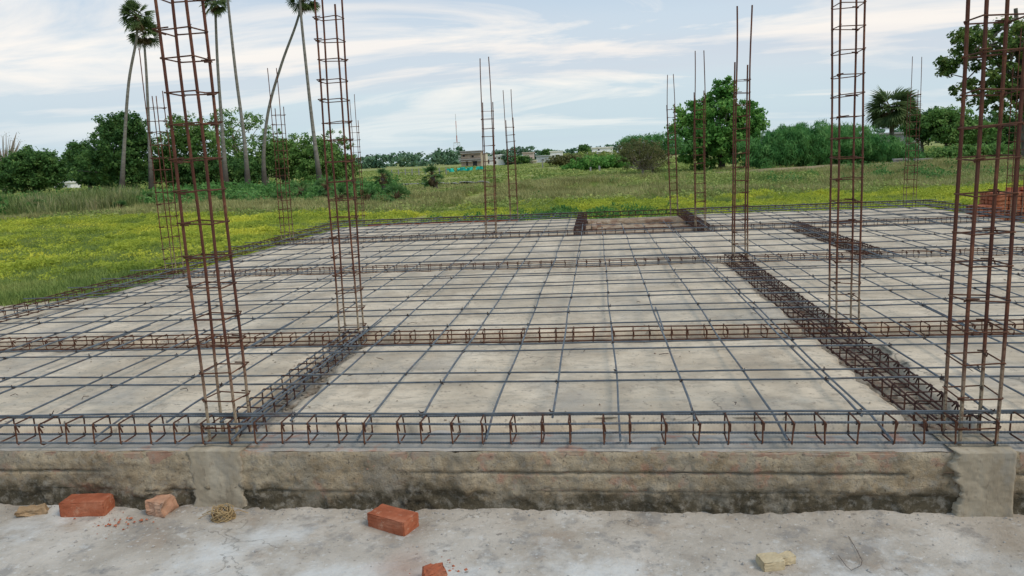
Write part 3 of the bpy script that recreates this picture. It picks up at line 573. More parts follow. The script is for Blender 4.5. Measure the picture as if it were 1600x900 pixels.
# column cages
def column(label, x, y, w, d, tops, tie_top, seed, lean=(0, 0), r=0.0078, base=-0.05, rot=0.0, spacing=0.152, bow=0.006):
    t = thing('column_cage', label, 'column cage', (x, y, base), rot, 'upright column cages standing on the plinth')
    q = random.Random(seed); cs = [(-w / 2, -d / 2), (w / 2, -d / 2), (-w / 2, d / 2), (w / 2, d / 2)]
    def off(z): return (lean[0] * z / 3 + bow * math.sin(z * 1.3 + seed), lean[1] * z / 3 + bow * math.sin(z * 1.1 + seed * 2))
    for k, ((cx_, cy_), tp) in enumerate(zip(cs, tops)):
        H = tp - base; m = 22; pts = []
        ph = q.uniform(0, 6); e = (q.uniform(-.03, .03), q.uniform(-.03, .03))
        for i in range(m):
            z = H * i / (m - 1); ox, oy = off(z); ex = max(0, z - (tie_top - base)) ** 1.5
            pts.append((cx_ + ox + .003 * math.sin(z * 4 + ph) + e[0] * ex, cy_ + oy + .003 * math.sin(z * 3.3 + ph) + e[1] * ex, z))
        MB().tube(pts, r, 6).build('vertical_bar', M_COLB, t)
    ms = [tie_mesh(w + 2 * r + .004, d + 2 * r + .004, 0.0038, seed * 5 + s) for s in range(3)]
    for m_ in ms: m_.materials.append(M_RUST)
    kn_ = MB(); z = 0.12
    while z < tie_top - base:
        ox, oy = off(z); o = link('tie', ms[q.randrange(3)], None, t, loc=(ox, oy, z))
        o.rotation_euler = (q.uniform(-.05, .05), q.uniform(-.05, .05), q.choice([0, math.pi]) + q.uniform(-.02, .02))
        for cx_, cy_ in cs:
            if q.random() < .75: wire_knot(kn_, (cx_ + ox, cy_ + oy, z), 0.014, 0.0017, q)
        z += spacing * q.uniform(.85, 1.15)
    kn_.build('tie_wire', M_WIRE, t, kind='stuff')
    return t
column('rusty column cage in the left foreground, standing on the front wall', -1.995, 3.58, .155, .15, (3.4, 3.4, 3.4, 3.4), 3.3, 1, lean=(.02, 0), r=.0085)
column('rusty column cage standing at the inner end of the short grey beam cage', -2.06, 5.83, .16, .155, (3.05, 2.62, 3.0, 2.85), 2.62, 2, lean=(.04, .02))
column('column cage beside the bright weeds with one bar rising far above its ties', -5.86, 9.60, .16, .17, (3.05, 2.42, 2.44, 2.5), 2.40, 3, lean=(.02, 0), r=.0072)
column('left edge column cage one bay behind the one beside the bright weeds', -5.83, 13.4, .17, .16, (3.2, 3.19, 2.5, 2.52), 2.5, 4, lean=(.06, 0))
column('column cage at the far left corner of the plinth, partly behind the second tall cage', -5.55, 17.0, .16, .15, (2.42, 3.0, 2.9, 2.42), 2.40, 5, lean=(.02, 0), r=.0072)
column('narrow ladder-like column cage in front of the distant unfinished house', -1.93, 13.38, .18, .16, (3.14, 3.16, 2.4, 2.4), 2.36, 6, lean=(.05, 0), r=.0085)
column('thin column cage at the back edge just right of the ladder-like one', -1.90, 17.0, .17, .15, (2.9, 2.91, 2.25, 2.3), 2.2, 7, lean=(-.01, 0))
column('column cage at the back right corner of the open pit, against the leafy tree', 1.73, 17.0, .16, .15, (3.03, 3.04, 2.40, 2.42), 2.34, 8, lean=(-.06, 0))
column('column cage at the near right corner of the open pit, against the leafy tree', 1.82, 13.4, .165, .15, (3.05, 3.05, 2.38, 2.4), 2.3, 9, lean=(-.01, 0))
column('column cage with two tall bars where the third trench meets the long dense beam cage', 1.775, 9.45, .155, .14, (3.04, 3.04, 2.42, 2.38), 2.32, 10, lean=(0, 0), r=.0095)
column('tall column cage behind the right foreground one, standing in the second trench', 1.895, 5.86, .165, .18, (3.3, 3.3, 3.3, 3.3), 3.2, 11, lean=(-.07, 0))
column('column cage at the far right corner of the plinth, in front of the round palm', 6.76, 17.0, .20, .15, (3.12, 3.1, 2.4, 2.44), 2.40, 12, lean=(-.01, 0), r=.0068)
column('rusty column cage in the right foreground, standing on the concrete stub of the front wall', 1.728, 3.545, .162, .165, (3.4, 3.4, 3.4, 3.4), 3.3, 13, lean=(0, 0), r=.0092)
column('column cage half hidden behind the right foreground one beside the stacked bricks', 7.0, 13.4, .18, .17, (3.1, 2.9, 2.5, 2.5), 2.4, 14, lean=(-.03, 0))

# ------------------------------------------------------------------ loose things on the apron
def loose_brick(label, px, py, l, w, h, rz, seed, mat=M_BRICK, rough=.0025, chip=0., cat='brick', name='brick', tilt=(0, 0)):
    p = gnd(px, py, -0.33); o = link(name, brick_mesh(l, w, h, seed, rough * .5, chip, 10), mat, None, loc=(p[0], p[1], float(ap_f(np.array([p[0]]), np.array([p[1]]))[0]) + h / 2 - .002))
    o.rotation_euler = (tilt[0], tilt[1], rz); tag(o, label, cat); return o
loose_brick('whole red brick lying against the front wall at the far left of the apron', 139, 799, .235, .115, .078, R(5), 31)
loose_brick('broken pale half brick lying between the whole red brick and the coir tangle', 256, 800, .125, .10, .075, R(-14), 32, M_BRICKP, .005, .02)
loose_brick('whole red brick lying alone on the apron left of centre, turned at an angle', 615, 822, .225, .115, .072, R(-24), 33)
loose_brick('broken piece of red brick at the bottom edge of the photo', 682, 912, .10, .075, .065, R(20), 34, M_BRICK, .004, .02)
loose_brick('flat piece of mortar-covered brick at the far left by the sand', 54, 803, .15, .06, .035, R(25), 35, material('mortar_lump', [(0.3, (0.26, 0.17, 0.09)), (0.7, (0.40, 0.28, 0.17))], 10, .95, bump=.7, bscale=50, bdist=.006), .004, .03, 'rubble', 'mortar_lump')
# cream block: chunky body with a narrower broken end
p = gnd(1216, 884, -0.33); fb = thing('cream_block', 'cream coloured broken block lying on the apron at the lower right', 'block', (p[0], p[1], -0.328), R(12))
link('body', brick_mesh(.10, .078, .04, 41, .001, .006, 10), M_FOAM, fb, loc=(-.03, 0, .019)); o = link('broken_end', brick_mesh(.09, .042, .036, 42, .001, .014, 10), M_FOAM, fb, loc=(.045, .014, .018)); o.rotation_euler = (0, .1, .25)
# coir tangle
p = gnd(350, 812, -0.33); st = MB(); q = random.Random(5)
for k in range(26):
    a = q.uniform(0, 6.28); ph = q.uniform(0, 6.28); R0 = q.uniform(.03, .065); pts = []
    for i in range(12):
        t = a + i * .5; pts.append((p[0] + R0 * math.cos(t) + .008 * math.sin(3 * t + ph), p[1] + R0 * .8 * math.sin(t), -0.325 + .03 * (1 + math.sin(1.7 * t + ph)) * q.uniform(.7, 1.1)))
    st.tube(pts, .0022, 4)
for a in (2.6, 2.9, .6, -2.8): st.tube([(p[0], p[1], -.31), (p[0] + .08 * math.cos(a), p[1] + .05 * math.sin(a), -.29), (p[0] + .13 * math.cos(a), p[1] + .08 * math.sin(a), -.315)], .002, 4)
tag(st.build('coir_tangle', M_STRAW), 'small tangle of brown coir fibre lying in front of the left concrete stub', 'rope tangle')
# thin wire on the apron
pw = [gnd(a, b, -0.322) for a, b in ((1310, 868), (1322, 884), (1330, 891), (1345, 884), (1347, 876), (1338, 858), (1330, 845), (1326, 838))]
tag(MB().tube([tuple(x) for x in pw], .0011, 4).build('steel_wire', M_WIRE), 'thin bent wire lying on the apron at the lower right', 'wire')
# rubble
sv = []; sf = []
def pebble(x, y, z, s, q):
    b = len(sv); P = [(1, 0, 0), (-1, 0, 0), (0, 1, 0), (0, -1, 0), (0, 0, .8), (0, 0, -.5)]
    a = q.uniform(0, 6.28); ca, sa = math.cos(a), math.sin(a)
    for X_, Y_, Z_ in P:
        X_, Y_, Z_ = X_ * s * q.uniform(.6, 1.3), Y_ * s * q.uniform(.6, 1.3), Z_ * s * q.uniform(.6, 1.2); sv.append((x + X_ * ca - Y_ * sa, y + X_ * sa + Y_ * ca, z + Z_))
    for t in ((0, 2, 4), (2, 1, 4), (1, 3, 4), (3, 0, 4), (2, 0, 5), (1, 2, 5), (3, 1, 5), (0, 3, 5)): sf.append(tuple(b + i for i in t))
q = random.Random(9)
def zA(x, y): return float(ap_f(np.array([x]), np.array([y]))[0])
for k in range(750):
    x = q.uniform(-3.3, 2.3); y = 3.40 - abs(q.gauss(0, .05)) if k < 380 else q.uniform(2.5, 3.38); s = q.choice([.003, .004, .005, .008]) * q.uniform(.6, 1.2)
    pebble(x, y, zA(x, y) + s * .3, s, q)
for px, py, s in ((745, 802, .013), (778, 800, .012), (800, 815, .010), (833, 806, .009), (845, 812, .010), (700, 798, .006), (770, 812, .006), (440, 798, .006), (1250, 806, .012), (1590, 806, .015), (1540, 812, .01), (1490, 808, .012), (1515, 800, .01)):
    p = gnd(px, py, -.33); pebble(p[0], p[1], -.325, s, q)
me = bpy.data.meshes.new('rubble'); me.from_pydata(sv, [], sf); me.update(); tag(link('rubble', me, M_STONE, kind='stuff'), 'small grey crumbs of mortar scattered along the foot of the wall', 'rubble')
sv = []; sf = []
for k in range(90):
    px, py = (q.gauss(178, 26), q.gauss(818, 8)) if k < 55 else (q.gauss(690, 28), q.gauss(888, 8)); p = gnd(px, py, -.33); pebble(p[0], min(p[1], 3.36), -.326, q.choice([.002, .003, .005, .009]) * q.uniform(.6, 1.2), q)
for px, py, s in ((205, 812, .014), (222, 815, .013), (198, 818, .008), (170, 822, .010), (240, 818, .006)): p = gnd(px, py, -.33); pebble(p[0], p[1], -.322, s, q)
me = bpy.data.meshes.new('brick_crumbs'); me.from_pydata(sv, [], sf); me.update(); tag(link('brick_crumbs', me, M_BRICK, kind='stuff'), 'red brick crumbs scattered beside the loose bricks', 'brick crumbs')
sv = []; sf = []
for k in range(1500):
    fx = q.choice(floors); x = q.uniform(fx[0], fx[1]); y = q.uniform(fx[2], fx[3]) if k % 3 else fx[2] + q.choice([-1, 1]) * abs(q.gauss(0, .05)); s = q.uniform(.003, .009)
    pebble(x, y, (0.0 if y > fx[2] else -.07) + (q.random() * .004), s, q)
for k in range(900):
    x = q.uniform(PX0, PX1) if k < 500 else q.choice([1.7, -1.98]) + q.gauss(0, .1); y = q.choice([3.68, 5.68, 9.5]) + q.gauss(0, .1) if k < 500 else q.uniform(3.7, 5.6); pebble(x, y, -.068, q.uniform(.006, .018), q)
me = bpy.data.meshes.new('floor_grit'); me.from_pydata(sv, [], sf); me.update(); tag(link('floor_grit', me, M_TRENCH, kind='stuff'), 'mortar grit scattered over the floor slabs and in the trenches', 'grit')

q = random.Random(77); wm = MB()
for k in range(46):
    fx = q.choice(floors[:5]); x = q.uniform(fx[0] + .1, fx[1] - .1); y = q.uniform(fx[2] + .1, fx[3] - .1); a = q.uniform(0, 6.28); L_ = q.uniform(.03, .10)
    wm.tube([(x, y, .014), (x + math.cos(a) * L_ * .5, y + math.sin(a) * L_ * .5, .022), (x + math.cos(a + .5) * L_, y + math.sin(a + .5) * L_, .015)], .0022, 4)
tag(wm.build('wire_scraps', M_WIRE, kind='stuff'), 'short scraps of tie wire dropped on the floor slabs', 'wire scraps')
# brick stack beyond the right edge
p = gnd(1532, 340, GZ); bs_ = thing('brick_stack', 'stack of new red bricks piled beyond the right edge of the plinth', 'brick stack', (7.85, 16.3, -0.40), 0)
def stack(x0, nx, ny, nz, q):
    for k in range(nz):
        for i in range(nx):
            for j in range(ny):
                if 0 < i < nx - 1 and 0 < j < ny - 1 and k < nz - 1: continue
                o = link('brick', bk[q.randrange(4)], None, bs_, loc=(x0 + i * .24 + q.uniform(-.012, .012), j * .118 + q.uniform(-.01, .01), .04 + k * .081)); o.rotation_euler = (0, 0, q.uniform(-.05, .05))
stack(0.42, 6, 6, 8, random.Random(3)); stack(-.02, 2, 3, 5, random.Random(4))
for k in range(5): o = link('brick', bk[k % 4], None, bs_, loc=(.75 + .2 * k, .25, 0.04 + 8 * .081 + rnd.uniform(0, .03))); o.rotation_euler = (rnd.uniform(-.2, .2), rnd.uniform(-.2, .2), rnd.uniform(-.6, .6))

# ------------------------------------------------------------------ vegetation
def leaf_cloud(centers, radii, per, size, aspect=0.6, droop=0.0, flat_=1.0, q=rs):
    """many small leaf faces gathered in clumps; returns verts, quads"""
    c = np.repeat(np.asarray(centers), per, 0); r = np.repeat(np.asarray(radii), per)[:, None]; n = len(c)
    d = q.normal(size=(n, 3)); d /= np.linalg.norm(d, axis=1)[:, None]
    rad = q.rand(n, 1) ** 0.5; pos = c + d * rad * r * np.array([1, 1, flat_])
    nrm = d * 0.7 + q.normal(size=(n, 3)) * 0.6 + np.array([0, 0, 0.45]); nrm /= np.linalg.norm(nrm, axis=1)[:, None]
    t = np.cross(nrm, q.normal(size=(n, 3))); t[:, 2] -= droop; t /= np.linalg.norm(t, axis=1)[:, None]; b = np.cross(nrm, t)
    s = size * (0.55 + 0.9 * q.rand(n, 1)); T = t * s * .5; B = b * s * aspect * .5
    v = np.stack([pos - T, pos + B - T * .1, pos + T, pos - B - T * .1], 1).reshape(-1, 3)
    return v, np.arange(n * 4).reshape(-1, 4)
def crown_clumps(ells, n, cr, q=rs):
    """clump centres on and inside the union of ellipsoids (x, y, z, rx, ry, rz)"""
    out = []; rad = []; vol = np.array([e[3] * e[5] for e in ells]); vol = vol / vol.sum()
    for e, k in zip(ells, q.multinomial(n, vol)):
        d = q.normal(size=(k, 3)); d /= np.linalg.norm(d, axis=1)[:, None]; rr = 0.45 + 0.62 * q.rand(k, 1)
        out.append(np.array(e[:3]) + d * rr * np.array(e[3:])); rad.append(cr * (0.6 + 0.8 * q.rand(k)))
    return np.concatenate(out), np.concatenate(rad)
def limbs(mb, base, top, clumps, r, q, n=9):
    mb.tube([base, base + (top - base) * .35 + Vector((q.uniform(-.1, .1), q.uniform(-.1, .1), 0)), base + (top - base) * .7, top], [r * 1.25, r, r * .8, r * .5], 8)
    for k in range(n):
        c = Vector(clumps[q.randrange(len(clumps))]); s = base + (top - base) * q.uniform(.45, .95); m = s.lerp(c, .5) + Vector((q.uniform(-.2, .2), 0, -q.uniform(.0, .3)))
        mb.tube([s, m, c], [r * .42, r * .26, r * .10], 5)
def tree(name, label, cat, px, pyb, Y, ells_px, leaf, n, cr, per, size, trunk=0.16, group=None, bark=M_BARK, aspect=.6, droop=0, nl=10, topf=.6, flat_=.75, seed=1, gz=None):
    """ells_px: ellipses in photo pixels (cx, cy, rx, ry); depth of each equals its width"""
    q = random.Random(seed); qn = np.random.RandomState(seed)
    b = at(px, pyb, Y); z0 = GZ if gz is None else gz; k = Y / F_PX
    t = thing(name, label, cat, (b[0], Y, z0), 0, group)
    E = []
    for j, (ex, ey, rx, ry) in enumerate(ells_px):
        c = at(ex, ey, Y); E.append((c[0] - b[0], q.uniform(-.25, .25) * rx * k * 2 * (j > 0), c[2] - z0, rx * k, rx * k * .9, ry * k))
    cc, rr = crown_clumps(E, n, cr, qn); v, f = leaf_cloud(cc, rr, per, size, aspect, droop, flat_, qn)
    v[:, 2] = np.maximum(v[:, 2], 0.05)
    top = Vector((E[0][0] * .6, 0, E[0][2] * topf + .2))
    mb = MB(); limbs(mb, Vector((0, 0, -.1)), top, cc, trunk, q, nl); mb.build('trunk', bark, t)
    link('crown', mesh_np('crown', v, f), leaf, t)
    return t
G1 = 'dark trees along the left side of the field'; G2 = 'scrub trees along the right side of the field'
tree('leafless_tree', 'bare pale twiggy tree at the far left edge of the photo', 'tree', 6, 300, 95, [(8, 222, 26, 26)], L_OLIVE, 40, .5, 5, .12, .22, G1, M_BRANCH, nl=90, topf=.5, seed=3)
tree('broadleaf_tree', 'low dark bushy tree at the far left, left of the white wall patch', 'tree', 55, 300, 84, [(52, 268, 52, 34), (30, 275, 40, 30), (85, 262, 30, 30), (60, 246, 35, 18)], L_DARK, 420, .7, 48, .30, .2, G1, seed=4)
tree('broadleaf_tree', 'dark tree right of the white wall patch at the left', 'tree', 140, 300, 80, [(135, 255, 32, 45), (118, 245, 20, 22), (150, 270, 35, 30)], L_DARK, 300, .6, 48, .28, .2, G1, seed=5)
tree('broadleaf_tree', 'tall dark dense tree behind the leftmost palm trunk', 'tree', 190, 302, 76, [(190, 232, 44, 50), (175, 200, 28, 26), (212, 205, 24, 26), (165, 262, 40, 30), (212, 262, 30, 34)], L_DARK, 560, .6, 52, .28, .25, G1, seed=6)
tree('broadleaf_tree', 'dark tree behind the left foreground column cage', 'tree', 275, 298, 80, [(275, 245, 44, 44), (298, 205, 32, 26), (255, 262, 36, 30), (330, 235, 34, 40)], L_MID, 420, .6, 46, .27, .22, G1, seed=7)
tree('gum_tree', 'tall airy tree rising behind the two middle palm trunks', 'tree', 382, 296, 84, [(350, 185, 22, 20), (388, 190, 18, 18), (372, 220, 24, 28), (358, 250, 30, 34), (345, 215, 18, 22)], L_MID, 150, .55, 34, .24, .16, G1, bark=M_BRANCH, nl=26, topf=.85, seed=8)
tree('broadleaf_tree', 'green bushy tree between the curved palm and the straight palm', 'tree', 445, 295, 82, [(440, 250, 38, 34), (400, 258, 34, 32), (470, 240, 34, 30), (425, 232, 22, 18)], L_MID, 420, .6, 44, .27, .2, G1, seed=9)
tree('thin_tree', 'thin sparse tree with small leaf tufts above the curved palm base', 'tree', 420, 296, 88, [(420, 208, 22, 12), (405, 218, 14, 10), (438, 222, 14, 8)], L_MID, 40, .35, 26, .2, .1, G1, bark=M_BRANCH, nl=22, topf=.9, seed=10)
tree('thin_tree', 'thin sparse tree seen through the second tall column cage', 'tree', 530, 292, 84, [(520, 212, 22, 8), (538, 225, 18, 10), (505, 220, 12, 7)], L_MID, 46, .32, 26, .2, .1, G1, bark=M_BRANCH, nl=24, topf=.9, seed=11)
tree('broadleaf_tree', 'green tree at the right end of the left tree belt', 'tree', 530, 292, 80, [(522, 258, 30, 32), (495, 245, 30, 32), (545, 268, 18, 22), (500, 268, 34, 24)], L_MID, 380, .5, 46, .25, .18, G1, seed=12)
tree('broadleaf_tree', 'dark low tree filling the belt behind the middle palm trunks', 'tree', 330, 298, 78, [(335, 265, 40, 30), (375, 268, 32, 26), (300, 272, 34, 24)], L_DARK, 330, .55, 44, .27, .18, G1, seed=13)
# right side
tree('leafy_tree', 'large round leafy tree behind the two pit column cages', 'tree', 1127, 264, 62, [(1125, 200, 60, 42), (1134, 142, 16, 20), (1085, 195, 34, 36), (1172, 188, 26, 26), (1100, 235, 40, 28), (1150, 230, 32, 28), (1120, 165, 36, 22)], L_BRIGHT, 620, .42, 52, .24, .26, G2, nl=22, seed=20)
tree('thorn_bush', 'brownish thorny bush left of the large round leafy tree', 'bush', 1005, 268, 56, [(1003, 242, 36, 24), (990, 235, 24, 18), (1022, 245, 26, 22)], L_OLIVE, 260, .3, 40, .12, .10, G2, bark=M_BRANCH, nl=60, aspect=.4, seed=21)
tree('thorn_bush', 'green thorny tree top spreading above the brownish bush', 'bush', 1020, 266, 60, [(1010, 222, 44, 11), (1035, 228, 40, 18), (985, 222, 20, 8)], L_FEATHER, 240, .3, 44, .16, .10, G2, nl=36, aspect=.35, seed=22)
sc_e = [(1195, 240, 40, 26), (1235, 228, 44, 32), (1285, 228, 50, 32), (1340, 230, 46, 30), (1385, 240, 40, 24), (1310, 214, 40, 18), (1245, 212, 32, 14), (1410, 244, 24, 18)]
names = ['low feathery bush directly right of the large leafy tree', 'feathery bush second to the right of the large leafy tree', 'broad feathery bush left of the tall right-hand cage', 'feathery bush seen through the tall right-hand cage', 'feathery bush at the foot of the round palm', 'higher feathery bush behind the tall right-hand cage', 'higher feathery bush halfway between leafy tree and tall cage', 'small feathery bush left of the cement block walls']
for k, e in enumerate(sc_e):
    tree('feathery_bush', names[k], 'bush', e[0], 262, 56 + (4 if k in (5, 6) else 0) + k * .3, [e, (e[0] - e[2] * .4, e[1] + 8, e[2] * .7, e[3] * .8), (e[0] + e[2] * .4, e[1] + 8, e[2] * .7, e[3] * .8)], L_FEATHER, 210, .42, 60, .34, .08, G2, nl=6, aspect=.16, droop=1.0, seed=30 + k)
tree('umbrella_tree', 'dark round-topped tree right of the palm, with low bare stems', 'tree', 1440, 250, 84, [(1440, 195, 26, 22), (1462, 188, 24, 18), (1450, 205, 30, 14)], L_DARK, 280, .5, 44, .25, .16, G2, seed=41)
tree('umbrella_tree', 'round-topped green tree seen left of the right foreground cage', 'tree', 1478, 250, 82, [(1480, 196, 38, 24), (1500, 208, 34, 18), (1470, 185, 24, 14)], L_MID, 340, .5, 44, .25, .16, G2, seed=42)
tree('broadleaf_tree', 'dark tree mass behind the right foreground cage', 'tree', 1545, 250, 86, [(1540, 215, 34, 28), (1575, 205, 34, 34), (1610, 215, 40, 36)], L_DARK, 380, .6, 44, .28, .16, G2, seed=43)
tree('scrub_bush', 'low green scrub beneath the round-topped trees', 'bush', 1500, 262, 62, [(1490, 243, 40, 13), (1540, 242, 40, 15), (1590, 240, 40, 16)], L_MID, 260, .4, 40, .22, .1, G2, nl=4, seed=44)
tree('almond_tree', 'big open-branched tree leaning in at the upper right corner', 'tree', 1604, 262, 46, [(1560, 62, 52, 30), (1500, 90, 34, 26), (1530, 130, 40, 30), (1590, 110, 46, 44), (1475, 105, 16, 12), (1560, 160, 40, 24), (1640, 80, 60, 50), (1650, 150, 60, 40), (1510, 60, 30, 18)], L_ALM, 470, .30, 44, .20, .2, G2, nl=60, topf=1.2, seed=45)
# middle distance hedge and bushes
tree('hedge_bush', 'long low green bush in the middle distance, left part', 'bush', 885, 258, 120, [(890, 250, 24, 8), (870, 250, 16, 6)], L_OLIVE, 130, .5, 30, .3, .1, 'middle distance bushes', nl=3, seed=50)
tree('hedge_bush', 'long low green bush in the middle distance, right part by the posts', 'bush', 930, 266, 85, [(930, 254, 44, 9), (955, 256, 30, 11), (900, 262, 22, 6)], L_BRIGHT, 240, .4, 36, .24, .1, 'middle distance bushes', nl=3, seed=51)
tree('hedge_bush', 'low bush just in front of the middle distance village', 'bush', 925, 250, 140, [(920, 246, 50, 8), (960, 246, 26, 9)], L_WEED, 180, .6, 30, .34, .1, 'middle distance bushes', nl=3, seed=52)
tree('village_tree', 'small dark tree between the far houses, left of the long white one', 'tree', 914, 244, 210, [(914, 234, 8, 7), (911, 229, 5, 3)], L_DARK, 60, .8, 30, .5, .2, 'trees between the far houses', seed=53)
tree('village_tree', 'small dark tree in front of the far pinkish house', 'tree', 823, 258, 190, [(824, 250, 8, 5), (812, 248, 8, 5)], L_DARK, 60, .7, 30, .45, .15, 'trees between the far houses', seed=54)
tree('village_tree', 'small tree rising between the far pinkish and white houses', 'tree', 852, 246, 260, [(852, 240, 8, 5), (860, 238, 5, 5)], L_DARK, 60, .9, 30, .6, .15, 'trees between the far houses', seed=55)
tree('village_tree', 'small dark tree right behind the ladder-like cage', 'tree', 800, 262, 200, [(802, 252, 14, 7), (795, 246, 10, 5)], L_FAR, 60, .9, 30, .6, .15, 'trees between the far houses', seed=56)
# far tree line
lm = []
for (xa, xb, Yt, h, nn) in ((-900, -100, 430, 9, 900), (-190, -60, 330, 7, 260), (-120, 140, 560, 9, 700), (20, 700, 330, 9, 700), (-700, -120, 200, 8, 700)):
    x = rs.uniform(xa, xb, nn); hh = h * (0.45 + 0.75 * fbm(x, 0 * x, .06, 3, 90)); z = GZ + rs.rand(nn) * hh; y = Yt + rs.normal(size=nn) * 6
    lm.append(np.stack([x, y, z], 1))
cc = np.concatenate(lm); v, f = leaf_cloud(cc, np.full(len(cc), 2.6), 26, 1.5, .7, 0, .6, rs)
tag(link('far_tree_line', mesh_np('far_tree_line', v, f), L_FAR, kind='stuff'), 'low line of far green trees along the horizon', 'tree line')

# palmyra palms
def fan_mesh(R_, seed, seg=16, sp=2.5):
    q = random.Random(seed); v = []; f = []
    v.append((0, 0, 0)); v.append((.02, 0, .02))
    for k in range(seg):
        a = -sp / 2 + sp * (k + .5) / seg; da = sp / seg * .42; L = R_ * (.82 + .18 * math.cos(a)) * q.uniform(.85, 1.08); fold = .05 * R_ * (1 if k % 2 else -1); dr = -abs(a) * .16 * R_
        b = len(v)
        for (aa, rr, zz_) in ((a - da, .35, fold), (a + da, .35, -fold), (a + da * .9, .68, fold * .5 + dr * .5), (a, 1.0, dr - .12 * R_ * q.random()), (a - da * .9, .68, dr * .5)):
            v.append((math.cos(aa) * L * rr, math.sin(aa) * L * rr, zz_))
        f += [(0, b, b + 1), (b, b + 4, b + 2), (b, b + 2, b + 1), (b + 4, b + 3, b + 2)]
    me = bpy.data.meshes.new('leaf'); me.from_pydata(v, [], f); me.update(); return me
fans = [fan_mesh(1.0, s) for s in range(3)]; dfans = [fan_mesh(1.0, 9 + s, 12, 1.7) for s in range(2)]
yfans = [fan_mesh(1.0, 30 + s, 13, 2.1) for s in range(3)]
for m_ in yfans: m_.materials.append(L_YPALM)
for m_ in fans: m_.materials.append(L_PALM)
for m_ in dfans: m_.materials.append(L_DEADPALM)
def palm(label, pts_px, Y, cr_px, r0=.17, nleaf=36, dead=14, seed=0, group='palmyra palms with bare grey trunks', name='palmyra_palm', z0=GZ, rl=.5):
    live = yfans if name == 'young_palm' else fans
    q = random.Random(seed); P = [Vector(at(a, b, Y)) for a, b in pts_px]; base = Vector((P[0].x, Y, z0)); P[0] = base.copy(); P = [p - base for p in P]
    t = thing(name, label, 'palm tree', base, 0, group)
    fine = []; m = len(P)
    for i in range(m - 1):
        p0, p1, p2, p3 = P[max(i - 1, 0)], P[i], P[i + 1], P[min(i + 2, m - 1)]
        for s in range(6):
            u = s / 6; fine.append(.5 * ((2 * p1) + (p2 - p0) * u + (2 * p0 - 5 * p1 + 4 * p2 - p3) * u * u + (3 * p1 - p0 - 3 * p2 + p3) * u ** 3))
    fine.append(P[-1]); n = len(fine); MB().tube(fine, [r0 * (1.25 * math.exp(-i / n * 9) + .95 - .35 * i / n) for i in range(n)], 9).build('trunk', M_PALMBARK, t, smooth=True)
    c = P[-1]; Rc = cr_px * Y / F_PX; pet = MB()
    for k in range(nleaf + dead):
        dd = k >= nleaf; az = q.uniform(0, 6.28); el = q.uniform(-.75, 1.35) if not dd else q.uniform(-1.45, -.8)
        pl = Rc * rl * (1 if not dd else .6); d = Vector((math.cos(az) * math.cos(el), math.sin(az) * math.cos(el), math.sin(el))); e = c + d * pl
        pet.tube([c - Vector((0, 0, .1)), c + d * pl * .5 + Vector((0, 0, .03)), e], [.03, .022, .016], 4)
        o = link('leaf', (dfans if dd else live)[q.randrange(2 if dd else 3)], None, t, loc=e); s = Rc * q.uniform(.56, .76) * (1 if not dd else .75); o.scale = (s, s, s)
        d2 = (d + Vector((0, 0, -.35 if not dd else -.5))).normalized(); o.rotation_mode = 'QUATERNION'; o.rotation_quaternion = d2.to_track_quat('X', 'Z') @ Quaternion((1, 0, 0), q.uniform(-.8, .8))
    pet.build('petiole', L_DEADPALM, t)
    return t
palm('palm leaning right at the far left, the leftmost of the tall trunks', [(190, 302), (194, 230), (201, 130), (213, 62), (214, 28)], 70, 27, seed=1)
palm('palm with its crown close behind the leftmost one, second tall trunk from the left', [(236, 292), (233, 210), (229, 120), (226, 75), (225, 52)], 74, 25, seed=2, r0=.16)
palm('straight palm seen just right of the left foreground cage, its crown at the top edge', [(354, 296), (347, 200), (340, 100), (337, 30), (336, 4)], 72, 25, seed=3)
palm('palm just right of the straight one, its crown above the top edge', [(388, 296), (382, 220), (369, 120), (359, 30), (352, -40)], 68, 27, seed=4)
palm('strongly curved palm bending right towards the crossing of two trunks', [(414, 292), (412, 240), (420, 170), (440, 100), (462, 40), (474, -2)], 72, 26, seed=5, r0=.165)
palm('straight palm crossing in front of the curved one', [(501, 290), (489, 200), (478, 100), (470, 20), (467, -30)], 69, 26, seed=6)
palm('short round palmyra palm with drooping dead leaves above the right-hand bushes', [(1396, 262), (1394, 225), (1393, 195), (1392, 172)], 63, 36, r0=.22, nleaf=60, dead=24, seed=7, group=None, rl=.45)
G3 = 'young fan palms in the undergrowth'
palm('young fan palm with a short shaggy trunk left of the dark low hedge', [(602, 308), (600, 296), (598, 278)], 38, 17, r0=.14, nleaf=22, dead=14, seed=8, group=G3, name='young_palm')
palm('young fan palm with a thick skirt of dead leaves, nearer the far houses', [(682, 302), (680, 290), (676, 276)], 42, 20, r0=.16, nleaf=26, dead=26, seed=9, group=G3, name='young_palm')
